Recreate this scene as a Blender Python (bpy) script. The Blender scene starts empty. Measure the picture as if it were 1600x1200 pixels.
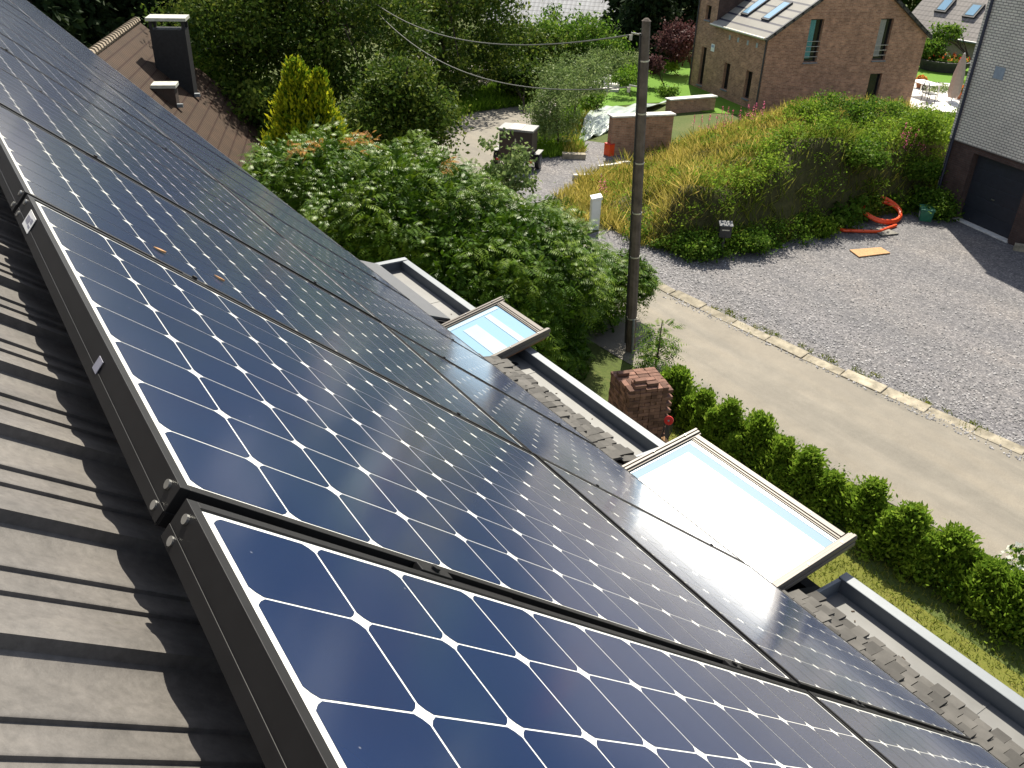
import bpy, bmesh, math, random
import numpy as np
from mathutils import Vector, Matrix
from mathutils.geometry import tessellate_polygon

S = bpy.context.scene
COL = S.collection
R = math.radians

# ------------------------------------------------------------------ camera
RW = np.array([[0.54812, 0.83579, 0.03203], [0.43215, -0.25021, -0.86639], [-0.71610, 0.48873, -0.49833]])
FPX = 1339.83            # focal length in pixels of the 1600 px wide photograph
CAM = np.array([0.0, 0.0, 8.5])
cam = bpy.data.cameras.new("camera")
cam.sensor_width = 36.0
cam.lens = FPX / 1600 * 36.0
cam.clip_start = 0.02
cam.clip_end = 2000
co = bpy.data.objects.new("camera", cam)
COL.objects.link(co)
mw = Matrix.Identity(4)
for r_ in range(3):
    mw[r_][0] = RW[0][r_]; mw[r_][1] = -RW[1][r_]; mw[r_][2] = -RW[2][r_]; mw[r_][3] = CAM[r_]
co.matrix_world = mw
S.camera = co

# ------------------------------------------------------------------ light
SUN_EL, SUN_AZ = 50.0, -49.0
wd = bpy.data.worlds.new("World"); S.world = wd; wd.use_nodes = True
sky = wd.node_tree.nodes.new('ShaderNodeTexSky')
sky.sky_type = 'NISHITA'; sky.sun_disc = False
sky.sun_elevation = R(SUN_EL); sky.sun_rotation = R(SUN_AZ)
sky.air_density = 1.0; sky.dust_density = 1.2; sky.ozone_density = 1.0
hsv = wd.node_tree.nodes.new('ShaderNodeHueSaturation'); hsv.inputs['Saturation'].default_value = 0.6
wd.node_tree.links.new(sky.outputs[0], hsv.inputs['Color'])
wd.node_tree.links.new(hsv.outputs[0], wd.node_tree.nodes['Background'].inputs[0])
wd.node_tree.nodes['Background'].inputs[1].default_value = 0.10
sl = bpy.data.lights.new("sun", 'SUN'); sl.energy = 5.0; sl.angle = R(0.55); sl.color = (1.0, 0.93, 0.79)
so = bpy.data.objects.new("sun", sl); COL.objects.link(so)
sv = Vector((math.sin(R(SUN_AZ)) * math.cos(R(SUN_EL)), math.cos(R(SUN_AZ)) * math.cos(R(SUN_EL)), math.sin(R(SUN_EL))))
so.rotation_euler = sv.to_track_quat('Z', 'Y').to_euler()
so.location = (-20, 15, 40)
S.view_settings.view_transform = 'Standard'
S.view_settings.look = 'None'
S.view_settings.gamma = 1.0
S.view_settings.exposure = 0.92
S.cycles.max_bounces = 6
S.cycles.transparent_max_bounces = 8

# ------------------------------------------------------------------ helpers
def ray(x, y):
    return RW.T @ np.array([(x - 800) / FPX, (y - 600) / FPX, 1.0])
def at(x, y, z=0.0):
    d = ray(x, y); return CAM + d * ((z - CAM[2]) / d[2])
def far(x, y, dist):
    d = ray(x, y); return CAM + d * (dist / math.hypot(d[0], d[1]))
def sstep(a, b, x):
    t = np.clip((x - a) / (b - a), 0, 1); return t * t * (3 - 2 * t)
def terr(x, y):
    x = np.asarray(x, float); y = np.asarray(y, float)
    z = -1.8 * sstep(-22, -28, x) * sstep(13.2, 9.0, y)
    z = z - 2.6 * sstep(55, 70, np.hypot(x, y)) * sstep(40, 30, y)
    return z

PITCH = R(40.05)
PC = np.array([1.76194, -0.43806, 0.32336])
cp, sp = math.cos(PITCH), math.sin(PITCH)
PM = np.array([[1, 0, 0], [0, cp, sp], [0, -sp, cp]])
def pan(u, v, w=0.0):
    return PM @ (np.array([u, v, w]) - PC) + CAM
PAN_ROT = Matrix.Rotation(-PITCH, 4, 'X')

def set_props(o, label=None, cat=None, group=None, kind=None):
    if label: o['label'] = label
    if cat: o['category'] = cat
    if group: o['group'] = group
    if kind: o['kind'] = kind
    return o
def link(o, parent=None):
    COL.objects.link(o)
    if parent is not None: o.parent = parent
    return o
def empty(name, loc, label, cat, group=None, rz=0.0):
    o = bpy.data.objects.new(name, None); link(o)
    o.location = loc; o.rotation_euler = (0, 0, rz); o.empty_display_size = 0.2
    return set_props(o, label, cat, group)
def npmesh(name, verts, faces, mats, parent=None, tint=None, midx=None, smooth=False):
    """faces: (M,k) array of equal sized polygons"""
    verts = np.ascontiguousarray(verts, dtype=np.float32); faces = np.ascontiguousarray(faces, dtype=np.int32)
    me = bpy.data.meshes.new(name)
    m, k = faces.shape
    me.vertices.add(len(verts)); me.vertices.foreach_set('co', verts.ravel())
    me.loops.add(m * k); me.loops.foreach_set('vertex_index', faces.ravel())
    me.polygons.add(m); me.polygons.foreach_set('loop_start', np.arange(0, m * k, k, dtype=np.int32))
    if not isinstance(mats, (list, tuple)): mats = [mats]
    for mt in mats: me.materials.append(mt)
    if midx is not None: me.polygons.foreach_set('material_index', np.asarray(midx, dtype=np.int32))
    if smooth: me.polygons.foreach_set('use_smooth', np.ones(m, dtype=bool))
    me.update(calc_edges=True); me.validate()
    if tint is not None:
        a = me.attributes.new('tint', 'FLOAT', 'FACE'); a.data.foreach_set('value', np.asarray(tint, dtype=np.float32))
    o = bpy.data.objects.new(name, me)
    return link(o, parent)

class MB:
    """collects simple solids, links them as one mesh object"""
    def __init__(s): s.v = []; s.f = []; s.t = []; s.uv = []
    def add(s, vs, fs, t=0.5):
        b = len(s.v); s.v += [tuple(map(float, p)) for p in vs]
        for f in fs: s.f.append(tuple(b + i for i in f)); s.t.append(t)
    def hexa(s, p, t=0.5):   # 8 points: bottom 0-3 ccw, top 4-7
        s.add(p, [(3, 2, 1, 0), (4, 5, 6, 7), (0, 1, 5, 4), (1, 2, 6, 5), (2, 3, 7, 6), (3, 0, 4, 7)], t)
    def box(s, x0, x1, y0, y1, z0, z1, t=0.5):
        s.hexa([(x0, y0, z0), (x1, y0, z0), (x1, y1, z0), (x0, y1, z0), (x0, y0, z1), (x1, y0, z1), (x1, y1, z1), (x0, y1, z1)], t)
    def obox(s, o, ax, ay, az, t=0.5):   # origin corner and three edge vectors
        o = np.array(o, float); ax = np.array(ax, float); ay = np.array(ay, float); az = np.array(az, float)
        if np.dot(np.cross(ax, ay), az) < 0: ax, ay = ay, ax
        s.hexa([o, o + ax, o + ax + ay, o + ay, o + az, o + ax + az, o + ax + ay + az, o + ay + az], t)
    def tube(s, pts, rad, n=8, t=0.5, cap=True):
        pts = [np.array(p, float) for p in pts]
        if not hasattr(rad, '__len__'): rad = [rad] * len(pts)
        rings = []; ref = None
        for i, p in enumerate(pts):
            d = pts[min(i + 1, len(pts) - 1)] - pts[max(i - 1, 0)]
            d = d / (np.linalg.norm(d) + 1e-12)
            if ref is None: ref = np.array([0, 0, 1.0]) if abs(d[2]) < .9 else np.array([1.0, 0, 0])
            a = np.cross(d, ref); a /= np.linalg.norm(a) + 1e-12; b = np.cross(d, a); ref = -b if False else ref
            rings.append([p + rad[i] * (a * math.cos(2 * math.pi * k / n) + b * math.sin(2 * math.pi * k / n)) for k in range(n)])
        base = len(s.v)
        for rg in rings: s.v += [tuple(map(float, q)) for q in rg]
        for i in range(len(pts) - 1):
            for k in range(n):
                s.f.append((base + i * n + k, base + i * n + (k + 1) % n, base + (i + 1) * n + (k + 1) % n, base + (i + 1) * n + k)); s.t.append(t)
        if cap:
            s.f.append(tuple(base + k for k in range(n))[::-1]); s.t.append(t)
            s.f.append(tuple(base + (len(pts) - 1) * n + k for k in range(n))); s.t.append(t)
    def lathe(s, c, prof, n=16, t=0.5):   # prof: (r, z)
        s.tube([(c[0], c[1], c[2] + z) for r, z in prof], [r for r, z in prof], n, t)
    def build(s, name, mat, parent=None, bevel=0.0, smooth=False, local=None, fix=True):
        me = bpy.data.meshes.new(name)
        v = s.v
        if local is not None: v = [(p[0] - local[0], p[1] - local[1], p[2] - local[2]) for p in v]
        me.from_pydata(v, [], s.f); me.update()
        if fix:
            bm = bmesh.new(); bm.from_mesh(me); bmesh.ops.recalc_face_normals(bm, faces=bm.faces); bm.to_mesh(me); bm.free()
        for mt in (mat if isinstance(mat, (list, tuple)) else [mat]): me.materials.append(mt)
        a = me.attributes.new('tint', 'FLOAT', 'FACE'); a.data.foreach_set('value', np.asarray(s.t, dtype=np.float32))
        if smooth:
            me.polygons.foreach_set('use_smooth', np.ones(len(me.polygons), dtype=bool))
            try: me.set_sharp_from_angle(angle=R(40))
            except Exception: pass
        o = bpy.data.objects.new(name, me); link(o, parent)
        if bevel:
            md = o.modifiers.new('bevel', 'BEVEL'); md.width = bevel; md.segments = 2; md.limit_method = 'ANGLE'; md.angle_limit = R(40)
        return o

# ------------------------------------------------------------------ materials
def newmat(name):
    m = bpy.data.materials.new(name); m.use_nodes = True
    return m, m.node_tree, m.node_tree.nodes['Principled BSDF']
def noise(nt, scale, detail=4, rough=.6, coord='Object', vec=None):
    n = nt.nodes.new('ShaderNodeTexNoise'); n.inputs['Scale'].default_value = scale
    n.inputs['Detail'].default_value = detail; n.inputs['Roughness'].default_value = rough
    if vec is None:
        tc = nt.nodes.new('ShaderNodeTexCoord'); vec = tc.outputs[coord]
    nt.links.new(vec, n.inputs['Vector']); return n
def ramp(nt, src, stops):
    r = nt.nodes.new('ShaderNodeValToRGB'); e = r.color_ramp.elements
    while len(e) > 1: e.remove(e[-1])
    e[0].position = stops[0][0]; e[0].color = (*stops[0][1], 1)
    for p, c in stops[1:]:
        q = e.new(p); q.color = (*c, 1)
    nt.links.new(src, r.inputs[0]); return r
def mixc(nt, fac, a, b, mode='MIX'):
    m = nt.nodes.new('ShaderNodeMix'); m.data_type = 'RGBA'; m.blend_type = mode
    for i, s_ in ((0, fac), (6, a), (7, b)):
        if hasattr(s_, 'is_output'): nt.links.new(s_, m.inputs[i])
        elif i == 0: m.inputs[0].default_value = s_
        else: m.inputs[i].default_value = (*s_, 1)
    return m.outputs[2]
def bump(nt, src, bs, strength=.3, dist=.01):
    b = nt.nodes.new('ShaderNodeBump'); b.inputs['Strength'].default_value = strength; b.inputs['Distance'].default_value = dist
    nt.links.new(src, b.inputs['Height']); nt.links.new(b.outputs[0], bs.inputs['Normal'])
def simple(name, c, rough=.6, metal=0.0, spec=.5, var=.18, scale=8, bmp=0.0, bscale=60, tintvar=0.0, coat=0.0):
    m, nt, b = newmat(name)
    n = noise(nt, scale, 5)
    d = tuple(x * (1 - var) for x in c); l = tuple(min(1, x * (1 + var)) for x in c)
    r = ramp(nt, n.outputs[0], [(.3, d), (.7, l)])
    out = r.outputs[0]
    if tintvar:
        a = nt.nodes.new('ShaderNodeAttribute'); a.attribute_name = 'tint'
        r2 = ramp(nt, a.outputs['Fac'], [(0, (1 - tintvar,) * 3), (1, (1 + tintvar,) * 3)])
        out = mixc(nt, 1.0, out, r2.outputs[0], 'MULTIPLY')
    nt.links.new(out, b.inputs['Base Color'])
    b.inputs['Roughness'].default_value = rough; b.inputs['Metallic'].default_value = metal
    b.inputs['Specular IOR Level'].default_value = spec
    b.inputs['Coat Weight'].default_value = coat
    if bmp:
        n2 = noise(nt, bscale, 4); bump(nt, n2.outputs[0], b, bmp, .25 / bscale)
    return m
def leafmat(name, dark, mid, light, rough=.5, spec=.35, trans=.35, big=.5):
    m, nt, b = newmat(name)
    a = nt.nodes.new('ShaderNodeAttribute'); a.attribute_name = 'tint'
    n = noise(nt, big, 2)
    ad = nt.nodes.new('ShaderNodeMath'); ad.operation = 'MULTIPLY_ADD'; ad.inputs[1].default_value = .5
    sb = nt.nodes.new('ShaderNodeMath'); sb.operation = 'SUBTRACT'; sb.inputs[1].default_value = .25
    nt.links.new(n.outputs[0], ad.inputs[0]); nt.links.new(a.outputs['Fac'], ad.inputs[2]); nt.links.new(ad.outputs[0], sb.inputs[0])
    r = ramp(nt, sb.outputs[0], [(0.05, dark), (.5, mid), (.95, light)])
    nt.links.new(r.outputs[0], b.inputs['Base Color'])
    b.inputs['Roughness'].default_value = rough; b.inputs['Specular IOR Level'].default_value = spec * .14
    tr = nt.nodes.new('ShaderNodeBsdfTranslucent'); nt.links.new(r.outputs[0], tr.inputs[0])
    mx = nt.nodes.new('ShaderNodeMixShader'); mx.inputs[0].default_value = trans
    nt.links.new(b.outputs[0], mx.inputs[1]); nt.links.new(tr.outputs[0], mx.inputs[2])
    nt.links.new(mx.outputs[0], nt.nodes['Material Output'].inputs[0])
    return m
def brickmat(name, c1, c2, mortar, bw=.22, bh=.065, ms=.008, var=.35, rough=.85):
    m, nt, b = newmat(name)
    uv = nt.nodes.new('ShaderNodeUVMap')
    br = nt.nodes.new('ShaderNodeTexBrick'); br.offset = .5
    br.inputs['Scale'].default_value = 1; br.inputs['Brick Width'].default_value = bw; br.inputs['Row Height'].default_value = bh
    br.inputs['Mortar Size'].default_value = ms; br.inputs['Mortar Smooth'].default_value = .2
    br.inputs['Color1'].default_value = (*c1, 1); br.inputs['Color2'].default_value = (*c2, 1); br.inputs['Mortar'].default_value = (*mortar, 1)
    nt.links.new(uv.outputs[0], br.inputs['Vector'])
    n = noise(nt, 3.5, 6, .7, vec=uv.outputs[0]); n2 = noise(nt, .6, 3, .6, vec=uv.outputs[0])
    c = mixc(nt, 1.0, br.outputs[0], ramp(nt, n.outputs[0], [(.3, (1 - var,) * 3), (.7, (1 + var,) * 3)]).outputs[0], 'MULTIPLY')
    c = mixc(nt, 1.0, c, ramp(nt, n2.outputs[0], [(.3, (.85,) * 3), (.7, (1.12,) * 3)]).outputs[0], 'MULTIPLY')
    nt.links.new(c, b.inputs['Base Color']); b.inputs['Roughness'].default_value = rough
    b.inputs['Specular IOR Level'].default_value = .25
    bump(nt, br.outputs['Fac'], b, .5, -.006)
    return m

M = {}
M['frame'] = simple('black_anodised', (.012, .0115, .012), .5, 0, .22, .15, 30)
M['rivet'] = simple('steel', (.5, .5, .48), .3, .9, .5, .1)
M['sticker'] = simple('paper_label', (.75, .75, .74), .6, var=.05)
M['ink'] = simple('grey_print', (.25, .25, .30), .6, var=.1)
# solar glass
def glassy(name, c1, c2, c3, rough):
    m, nt, b = newmat(name)
    n = noise(nt, 2.2, 3, .5)
    r = ramp(nt, n.outputs[0], [(.3, c1), (.55, c2), (.75, c3)])
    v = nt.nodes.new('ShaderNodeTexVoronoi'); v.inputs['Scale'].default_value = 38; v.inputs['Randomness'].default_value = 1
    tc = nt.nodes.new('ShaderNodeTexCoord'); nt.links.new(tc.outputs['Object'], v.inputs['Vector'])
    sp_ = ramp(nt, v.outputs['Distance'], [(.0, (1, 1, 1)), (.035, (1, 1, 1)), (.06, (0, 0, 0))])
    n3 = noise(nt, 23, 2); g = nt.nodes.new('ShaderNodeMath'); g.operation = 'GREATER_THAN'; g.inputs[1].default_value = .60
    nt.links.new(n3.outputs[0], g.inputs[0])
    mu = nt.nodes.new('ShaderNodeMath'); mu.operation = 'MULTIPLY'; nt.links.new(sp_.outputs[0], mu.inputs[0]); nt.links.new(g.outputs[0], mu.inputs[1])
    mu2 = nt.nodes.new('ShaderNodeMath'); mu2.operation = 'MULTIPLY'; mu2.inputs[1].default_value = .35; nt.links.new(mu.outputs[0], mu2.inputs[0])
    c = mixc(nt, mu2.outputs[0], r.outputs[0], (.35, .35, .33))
    nt.links.new(c, b.inputs['Base Color'])
    b.inputs['Roughness'].default_value = rough; b.inputs['IOR'].default_value = 1.5; b.inputs['Specular IOR Level'].default_value = .5
    b.inputs['Sheen Weight'].default_value = .2; b.inputs['Sheen Roughness'].default_value = .30; b.inputs['Sheen Tint'].default_value = (.9, .9, .95, 1)
    return m
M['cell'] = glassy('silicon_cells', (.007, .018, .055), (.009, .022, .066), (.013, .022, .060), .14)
M['backsheet'] = simple('white_backsheet', (.78, .78, .75), .09, 0, .5, .03)
m, nt, b = newmat('roof_tile')
n1 = noise(nt, 7, 6, .7); n2 = noise(nt, 90, 4, .7); n3 = noise(nt, 26, 3, .6)
c = ramp(nt, n1.outputs[0], [(.3, (.075, .069, .063)), (.5, (.108, .099, .091)), (.72, (.142, .130, .116))]).outputs[0]
c = mixc(nt, 1, c, ramp(nt, n2.outputs[0], [(.3, (.8,) * 3), (.7, (1.18,) * 3)]).outputs[0], 'MULTIPLY')
c = mixc(nt, ramp(nt, n3.outputs[0], [(.66, (0, 0, 0)), (.74, (.55, .55, .55))]).outputs[0], c, (.075, .07, .055))
nt.links.new(c, b.inputs['Base Color']); b.inputs['Roughness'].default_value = .62; b.inputs['Specular IOR Level'].default_value = .35; bump(nt, n2.outputs[0], b, .35, .0015); M['tile'] = m
M['shingle'] = simple('grey_shingle', (.075, .070, .063), .8, 0, .3, .25, 10, .3, 150, tintvar=.35)
M['zinc'] = simple('zinc', (.15, .165, .18), .55, .2, .5, .12, 5)
M['zincdirty'] = simple('zinc_dirty', (.135, .134, .13), .6, .1, .5, .16, 4)
M['alu'] = simple('bronze_aluminium', (.125, .108, .092), .5, .2, .5, .08, 12)
M['wood'] = simple('pine_wood', (.22, .10, .045), .6, 0, .4, .35, 12)
M['white'] = simple('white_paint', (.82, .82, .81), .5, 0, .4, .03)
M['dark'] = simple('dark_interior', (.012, .012, .013), .9, 0, .2, .1)
M['concrete'] = simple('concrete', (.30, .265, .20), .9, 0, .25, .42, 5, .6, 40, tintvar=.2)
M['brick_house'] = brickmat('house_brick', (.46, .245, .155), (.29, .15, .10), (.40, .30, .22), .21, .062, .008)
M['brick_wall'] = brickmat('garden_brick', (.44, .245, .165), (.30, .165, .11), (.38, .29, .22), .21, .062, .008)
M['brick_base'] = brickmat('dark_brick', (.085, .05, .042), (.065, .04, .035), (.07, .06, .055), .21, .062, .008)
M['pale_brick'] = brickmat('pale_brick', (.74, .69, .60), (.66, .62, .54), (.24, .22, .20), .19, .074, .012, .08)
M['slate'] = simple('dark_slate', (.05, .05, .055), .6, 0, .4, .2, 5)
M['metalroof'] = simple('pale_roof_sheet', (.36, .34, .31), .45, .1, .5, .08, 4)
M['winframe'] = simple('dark_window_frame', (.02, .021, .023), .4)
m, nt, b = newmat('window_glass'); b.inputs['Base Color'].default_value = (.012, .014, .016, 1); b.inputs['Roughness'].default_value = .05
M['glass'] = m
m, nt, b = newmat('blue_coated_glass'); b.inputs['Base Color'].default_value = (.22, .38, .52, 1); b.inputs['Roughness'].default_value = .03  # blue sky reflection painted into the base colour of the glass
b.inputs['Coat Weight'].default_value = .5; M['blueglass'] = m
m, nt, b = newmat('pale_glass_border'); b.inputs['Base Color'].default_value = (.23, .33, .41, 1); b.inputs['Roughness'].default_value = .03  # paler sky reflection, also put into the diffuse colour
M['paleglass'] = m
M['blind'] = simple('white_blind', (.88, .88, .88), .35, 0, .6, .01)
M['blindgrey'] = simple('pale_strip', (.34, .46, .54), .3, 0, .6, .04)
M['teal'] = simple('teal_curtain', (.10, .30, .30), .8, var=.3, scale=20)
M['greycurtain'] = simple('grey_curtain', (.30, .30, .28), .8, var=.15, scale=10)
M['steelbar'] = simple('pale_bar', (.5, .48, .4), .4, .4)
M['pole'] = simple('weathered_concrete', (.115, .092, .074), .9, 0, .3, .4, 4, .4, 40)
M['black'] = simple('black_plastic', (.018, .018, .02), .45)
M['soil'] = simple('soil', (.10, .06, .038), .95, 0, .2, .4, 2, .6, 12)
M['bark'] = simple('bark', (.07, .052, .038), .9, 0, .2, .35, 6, .5, 30)
M['orange'] = simple('orange_plastic', (.85, .09, .018), .4, var=.08)
M['red'] = simple('red_plastic', (.62, .03, .02), .4, var=.08)
M['greenbox'] = simple('green_plastic', (.03, .16, .09), .45)
M['osb'] = simple('particle_board', (.42, .24, .11), .8, 0, .3, .22, 18)
M['greyboard'] = simple('grey_board', (.16, .15, .13), .8, var=.2)
M['stone'] = simple('white_stone', (.62, .60, .56), .85, 0, .3, .2, 3, .4, 20)
M['bricks'] = simple('reclaimed_brick', (.155, .084, .062), .9, 0, .25, .3, 9, .5, 60, tintvar=.4)
M['trailer'] = simple('dark_brown_panel', (.035, .024, .022), .5, var=.15)
M['lid'] = simple('grey_lid', (.19, .19, .185), .5, var=.08)
M['tarp'] = simple('pale_green_tarp', (.27, .32, .28), .38, 0, .5, .2, 3)
M['cloth'] = simple('beige_cloth', (.42, .33, .28), .85, var=.1)
M['rooftile_red'] = None

# neighbour roof tile: courses and fine ribs from UV (u along ridge, v down slope)
m, nt, b = newmat('brown_roof_tiles'); uv = nt.nodes.new('ShaderNodeUVMap')
sx = nt.nodes.new('ShaderNodeSeparateXYZ'); nt.links.new(uv.outputs[0], sx.inputs[0])
def frac(nt, src, mul):
    a = nt.nodes.new('ShaderNodeMath'); a.operation = 'MULTIPLY'; a.inputs[1].default_value = mul; nt.links.new(src, a.inputs[0])
    f = nt.nodes.new('ShaderNodeMath'); f.operation = 'FRACT'; nt.links.new(a.outputs[0], f.inputs[0]); return f.outputs[0]
fu = frac(nt, sx.outputs[0], 1 / .15); fv = frac(nt, sx.outputs[1], 1 / .36)
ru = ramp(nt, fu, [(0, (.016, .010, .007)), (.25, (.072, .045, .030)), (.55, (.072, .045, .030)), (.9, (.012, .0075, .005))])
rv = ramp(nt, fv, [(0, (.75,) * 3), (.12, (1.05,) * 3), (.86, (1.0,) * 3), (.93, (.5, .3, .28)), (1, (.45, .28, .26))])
n = noise(nt, 1.2, 5, .7, vec=uv.outputs[0])
c = mixc(nt, 1, ru.outputs[0], rv.outputs[0], 'MULTIPLY'); c = mixc(nt, 1, c, ramp(nt, n.outputs[0], [(.3, (.75, .8, .8)), (.7, (1.2, 1.15, 1.1))]).outputs[0], 'MULTIPLY')
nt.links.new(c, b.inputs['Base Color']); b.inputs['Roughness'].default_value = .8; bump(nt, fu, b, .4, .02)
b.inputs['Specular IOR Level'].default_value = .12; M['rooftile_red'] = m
# far roofs: horizontal tile courses
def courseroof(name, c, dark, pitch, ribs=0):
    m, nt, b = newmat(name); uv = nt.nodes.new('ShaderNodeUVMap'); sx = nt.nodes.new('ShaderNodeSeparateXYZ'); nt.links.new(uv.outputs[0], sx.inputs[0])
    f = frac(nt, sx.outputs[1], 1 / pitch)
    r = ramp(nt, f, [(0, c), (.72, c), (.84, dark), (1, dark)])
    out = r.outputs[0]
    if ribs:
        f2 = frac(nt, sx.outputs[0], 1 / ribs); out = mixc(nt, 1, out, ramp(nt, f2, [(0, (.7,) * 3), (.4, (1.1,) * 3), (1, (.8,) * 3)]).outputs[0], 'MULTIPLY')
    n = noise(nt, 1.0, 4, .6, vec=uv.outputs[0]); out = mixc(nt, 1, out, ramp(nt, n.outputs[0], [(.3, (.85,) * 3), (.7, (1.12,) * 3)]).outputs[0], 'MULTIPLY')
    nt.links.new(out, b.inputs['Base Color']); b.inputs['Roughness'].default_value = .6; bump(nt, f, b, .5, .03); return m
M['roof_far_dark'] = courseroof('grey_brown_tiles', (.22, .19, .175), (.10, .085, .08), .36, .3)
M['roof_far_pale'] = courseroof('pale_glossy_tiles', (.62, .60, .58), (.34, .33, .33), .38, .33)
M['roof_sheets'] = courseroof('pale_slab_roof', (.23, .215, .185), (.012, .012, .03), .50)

# ground, lawn, gravel, road
def groundmat(name, stops, s1, s2, bmps=.4, bd=.03, extra=None, rough=.95):
    m, nt, b = newmat(name)
    n1 = noise(nt, s1, 5, .65); n2 = noise(nt, s2, 3, .6)
    ad = nt.nodes.new('ShaderNodeMath'); ad.operation = 'MULTIPLY_ADD'; ad.inputs[1].default_value = .45; nt.links.new(n2.outputs[0], ad.inputs[0])
    mu = nt.nodes.new('ShaderNodeMath'); mu.operation = 'MULTIPLY'; mu.inputs[1].default_value = .55; nt.links.new(n1.outputs[0], mu.inputs[0]); nt.links.new(mu.outputs[0], ad.inputs[2])
    r = ramp(nt, ad.outputs[0], stops)
    nt.links.new(r.outputs[0], b.inputs['Base Color']); b.inputs['Roughness'].default_value = rough; b.inputs['Specular IOR Level'].default_value = .2
    bump(nt, n2.outputs[0], b, bmps, min(bd, .4 / s2)); return m
M['ground'] = groundmat('rough_grass', [(.3, (.045, .055, .018)), (.5, (.07, .095, .022)), (.68, (.12, .115, .04))], .5, 14)
M['lawn'] = groundmat('mown_lawn', [(.3, (.075, .16, .012)), (.5, (.095, .20, .015)), (.7, (.125, .225, .02))], .4, 40, .5, .02)
M['moss'] = groundmat('mossy_grass', [(.3, (.075, .08, .016)), (.5, (.12, .13, .022)), (.7, (.165, .145, .04))], 1.2, 30, .6, .02)
M['moundsoil'] = groundmat('mound_soil', [(.3, (.035, .03, .014)), (.5, (.06, .06, .022)), (.7, (.10, .09, .035))], .8, 6, .6, .08)
m, nt, b = newmat('grey_gravel')
vo = nt.nodes.new('ShaderNodeTexVoronoi'); vo.inputs['Scale'].default_value = 30; tc = nt.nodes.new('ShaderNodeTexCoord'); nt.links.new(tc.outputs['Object'], vo.inputs['Vector'])
vo2 = nt.nodes.new('ShaderNodeTexVoronoi'); vo2.inputs['Scale'].default_value = 13; nt.links.new(tc.outputs['Object'], vo2.inputs['Vector'])
sc_ = nt.nodes.new('ShaderNodeSeparateColor'); nt.links.new(vo.outputs['Color'], sc_.inputs[0])
sc2 = nt.nodes.new('ShaderNodeSeparateColor'); nt.links.new(vo2.outputs['Color'], sc2.inputs[0])
r1 = ramp(nt, sc_.outputs[0], [(0, (.090, .090, .096)), (.45, (.136, .134, .140)), (.85, (.172, .168, .174)), (1, (.27, .266, .268))])
r1b = ramp(nt, sc2.outputs[0], [(0, (.82, .82, .84)), (.5, (1, 1, 1)), (1, (1.16, 1.15, 1.13))])
n1 = noise(nt, .35, 5, .65); r2 = ramp(nt, n1.outputs[0], [(.3, (.90, .90, .93)), (.55, (1, .985, .98)), (.72, (1.10, 1.05, 1.0))])
mp = nt.nodes.new('ShaderNodeMapping'); mp.inputs['Scale'].default_value = (.12, 1.1, 1); mp.inputs['Rotation'].default_value = (0, 0, R(20)); nt.links.new(tc.outputs['Object'], mp.inputs[0])
n4 = noise(nt, 1.0, 3, .6, vec=mp.outputs[0]); r4 = ramp(nt, n4.outputs[0], [(.35, (.9, .9, .9)), (.6, (1.07, 1.05, 1.03))])
c = mixc(nt, 1, r1.outputs[0], r2.outputs[0], 'MULTIPLY'); c = mixc(nt, 1, c, r1b.outputs[0], 'MULTIPLY'); c = mixc(nt, 1, c, r4.outputs[0], 'MULTIPLY')
nt.links.new(c, b.inputs['Base Color']); b.inputs['Roughness'].default_value = .9; b.inputs['Specular IOR Level'].default_value = .3
bump(nt, vo.outputs['Distance'], b, .6, -.012); M['gravel'] = m
m, nt, b = newmat('worn_asphalt')
n1 = noise(nt, .5, 6, .65); n2 = noise(nt, 60, 3, .7); n3 = noise(nt, 2.2, 5, .7)
c = ramp(nt, n1.outputs[0], [(.3, (.155, .139, .114)), (.55, (.188, .168, .136)), (.75, (.22, .196, .158))]).outputs[0]
c = mixc(nt, 1, c, ramp(nt, n2.outputs[0], [(.3, (.82,) * 3), (.7, (1.18,) * 3)]).outputs[0], 'MULTIPLY')
c = mixc(nt, 1, c, ramp(nt, n3.outputs[0], [(.3, (.88,) * 3), (.65, (1.06,) * 3)]).outputs[0], 'MULTIPLY')
tc = nt.nodes.new('ShaderNodeTexCoord'); mp = nt.nodes.new('ShaderNodeMapping'); mp.inputs['Scale'].default_value = (.10, 1.3, 1); mp.inputs['Rotation'].default_value = (0, 0, R(5)); nt.links.new(tc.outputs['Object'], mp.inputs[0])
n5 = noise(nt, 1.0, 4, .6, vec=mp.outputs[0]); c = mixc(nt, 1, c, ramp(nt, n5.outputs[0], [(.38, (.84, .85, .86)), (.5, (1, 1, 1)), (.62, (1.08, 1.06, 1.03))]).outputs[0], 'MULTIPLY')
nt.links.new(c, b.inputs['Base Color']); b.inputs['Roughness'].default_value = .85; bump(nt, n2.outputs[0], b, .3, .003); M['road'] = m

L = {}
L['sumac'] = leafmat('sumac_leaf', (.025, .065, .005), (.065, .135, .008), (.15, .22, .015), .42, .8, .2, .6)
L['sumac_rust'] = leafmat('sumac_rusty_leaf', (.28, .12, .03), (.42, .19, .05), (.5, .3, .06), .5, .3, .3)
L['thuja'] = leafmat('thuja_leaf', (.04, .09, .008), (.13, .23, .02), (.30, .40, .05), .5, .3, .45, .9)
L['golden'] = leafmat('golden_leaf', (.035, .085, .008), (.13, .22, .012), (.45, .44, .02), .5, .3, .35, .6)
L['darkcon'] = leafmat('conifer_leaf', (.008, .016, .007), (.018, .034, .013), (.035, .055, .02), .6, .25, .15)
L['decid'] = leafmat('tree_leaf', (.022, .048, .009), (.064, .11, .015), (.19, .225, .035), .5, .35, .35)
L['green'] = leafmat('bush_leaf', (.03, .075, .010), (.09, .18, .018), (.20, .28, .04), .5, .35, .42)
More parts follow.
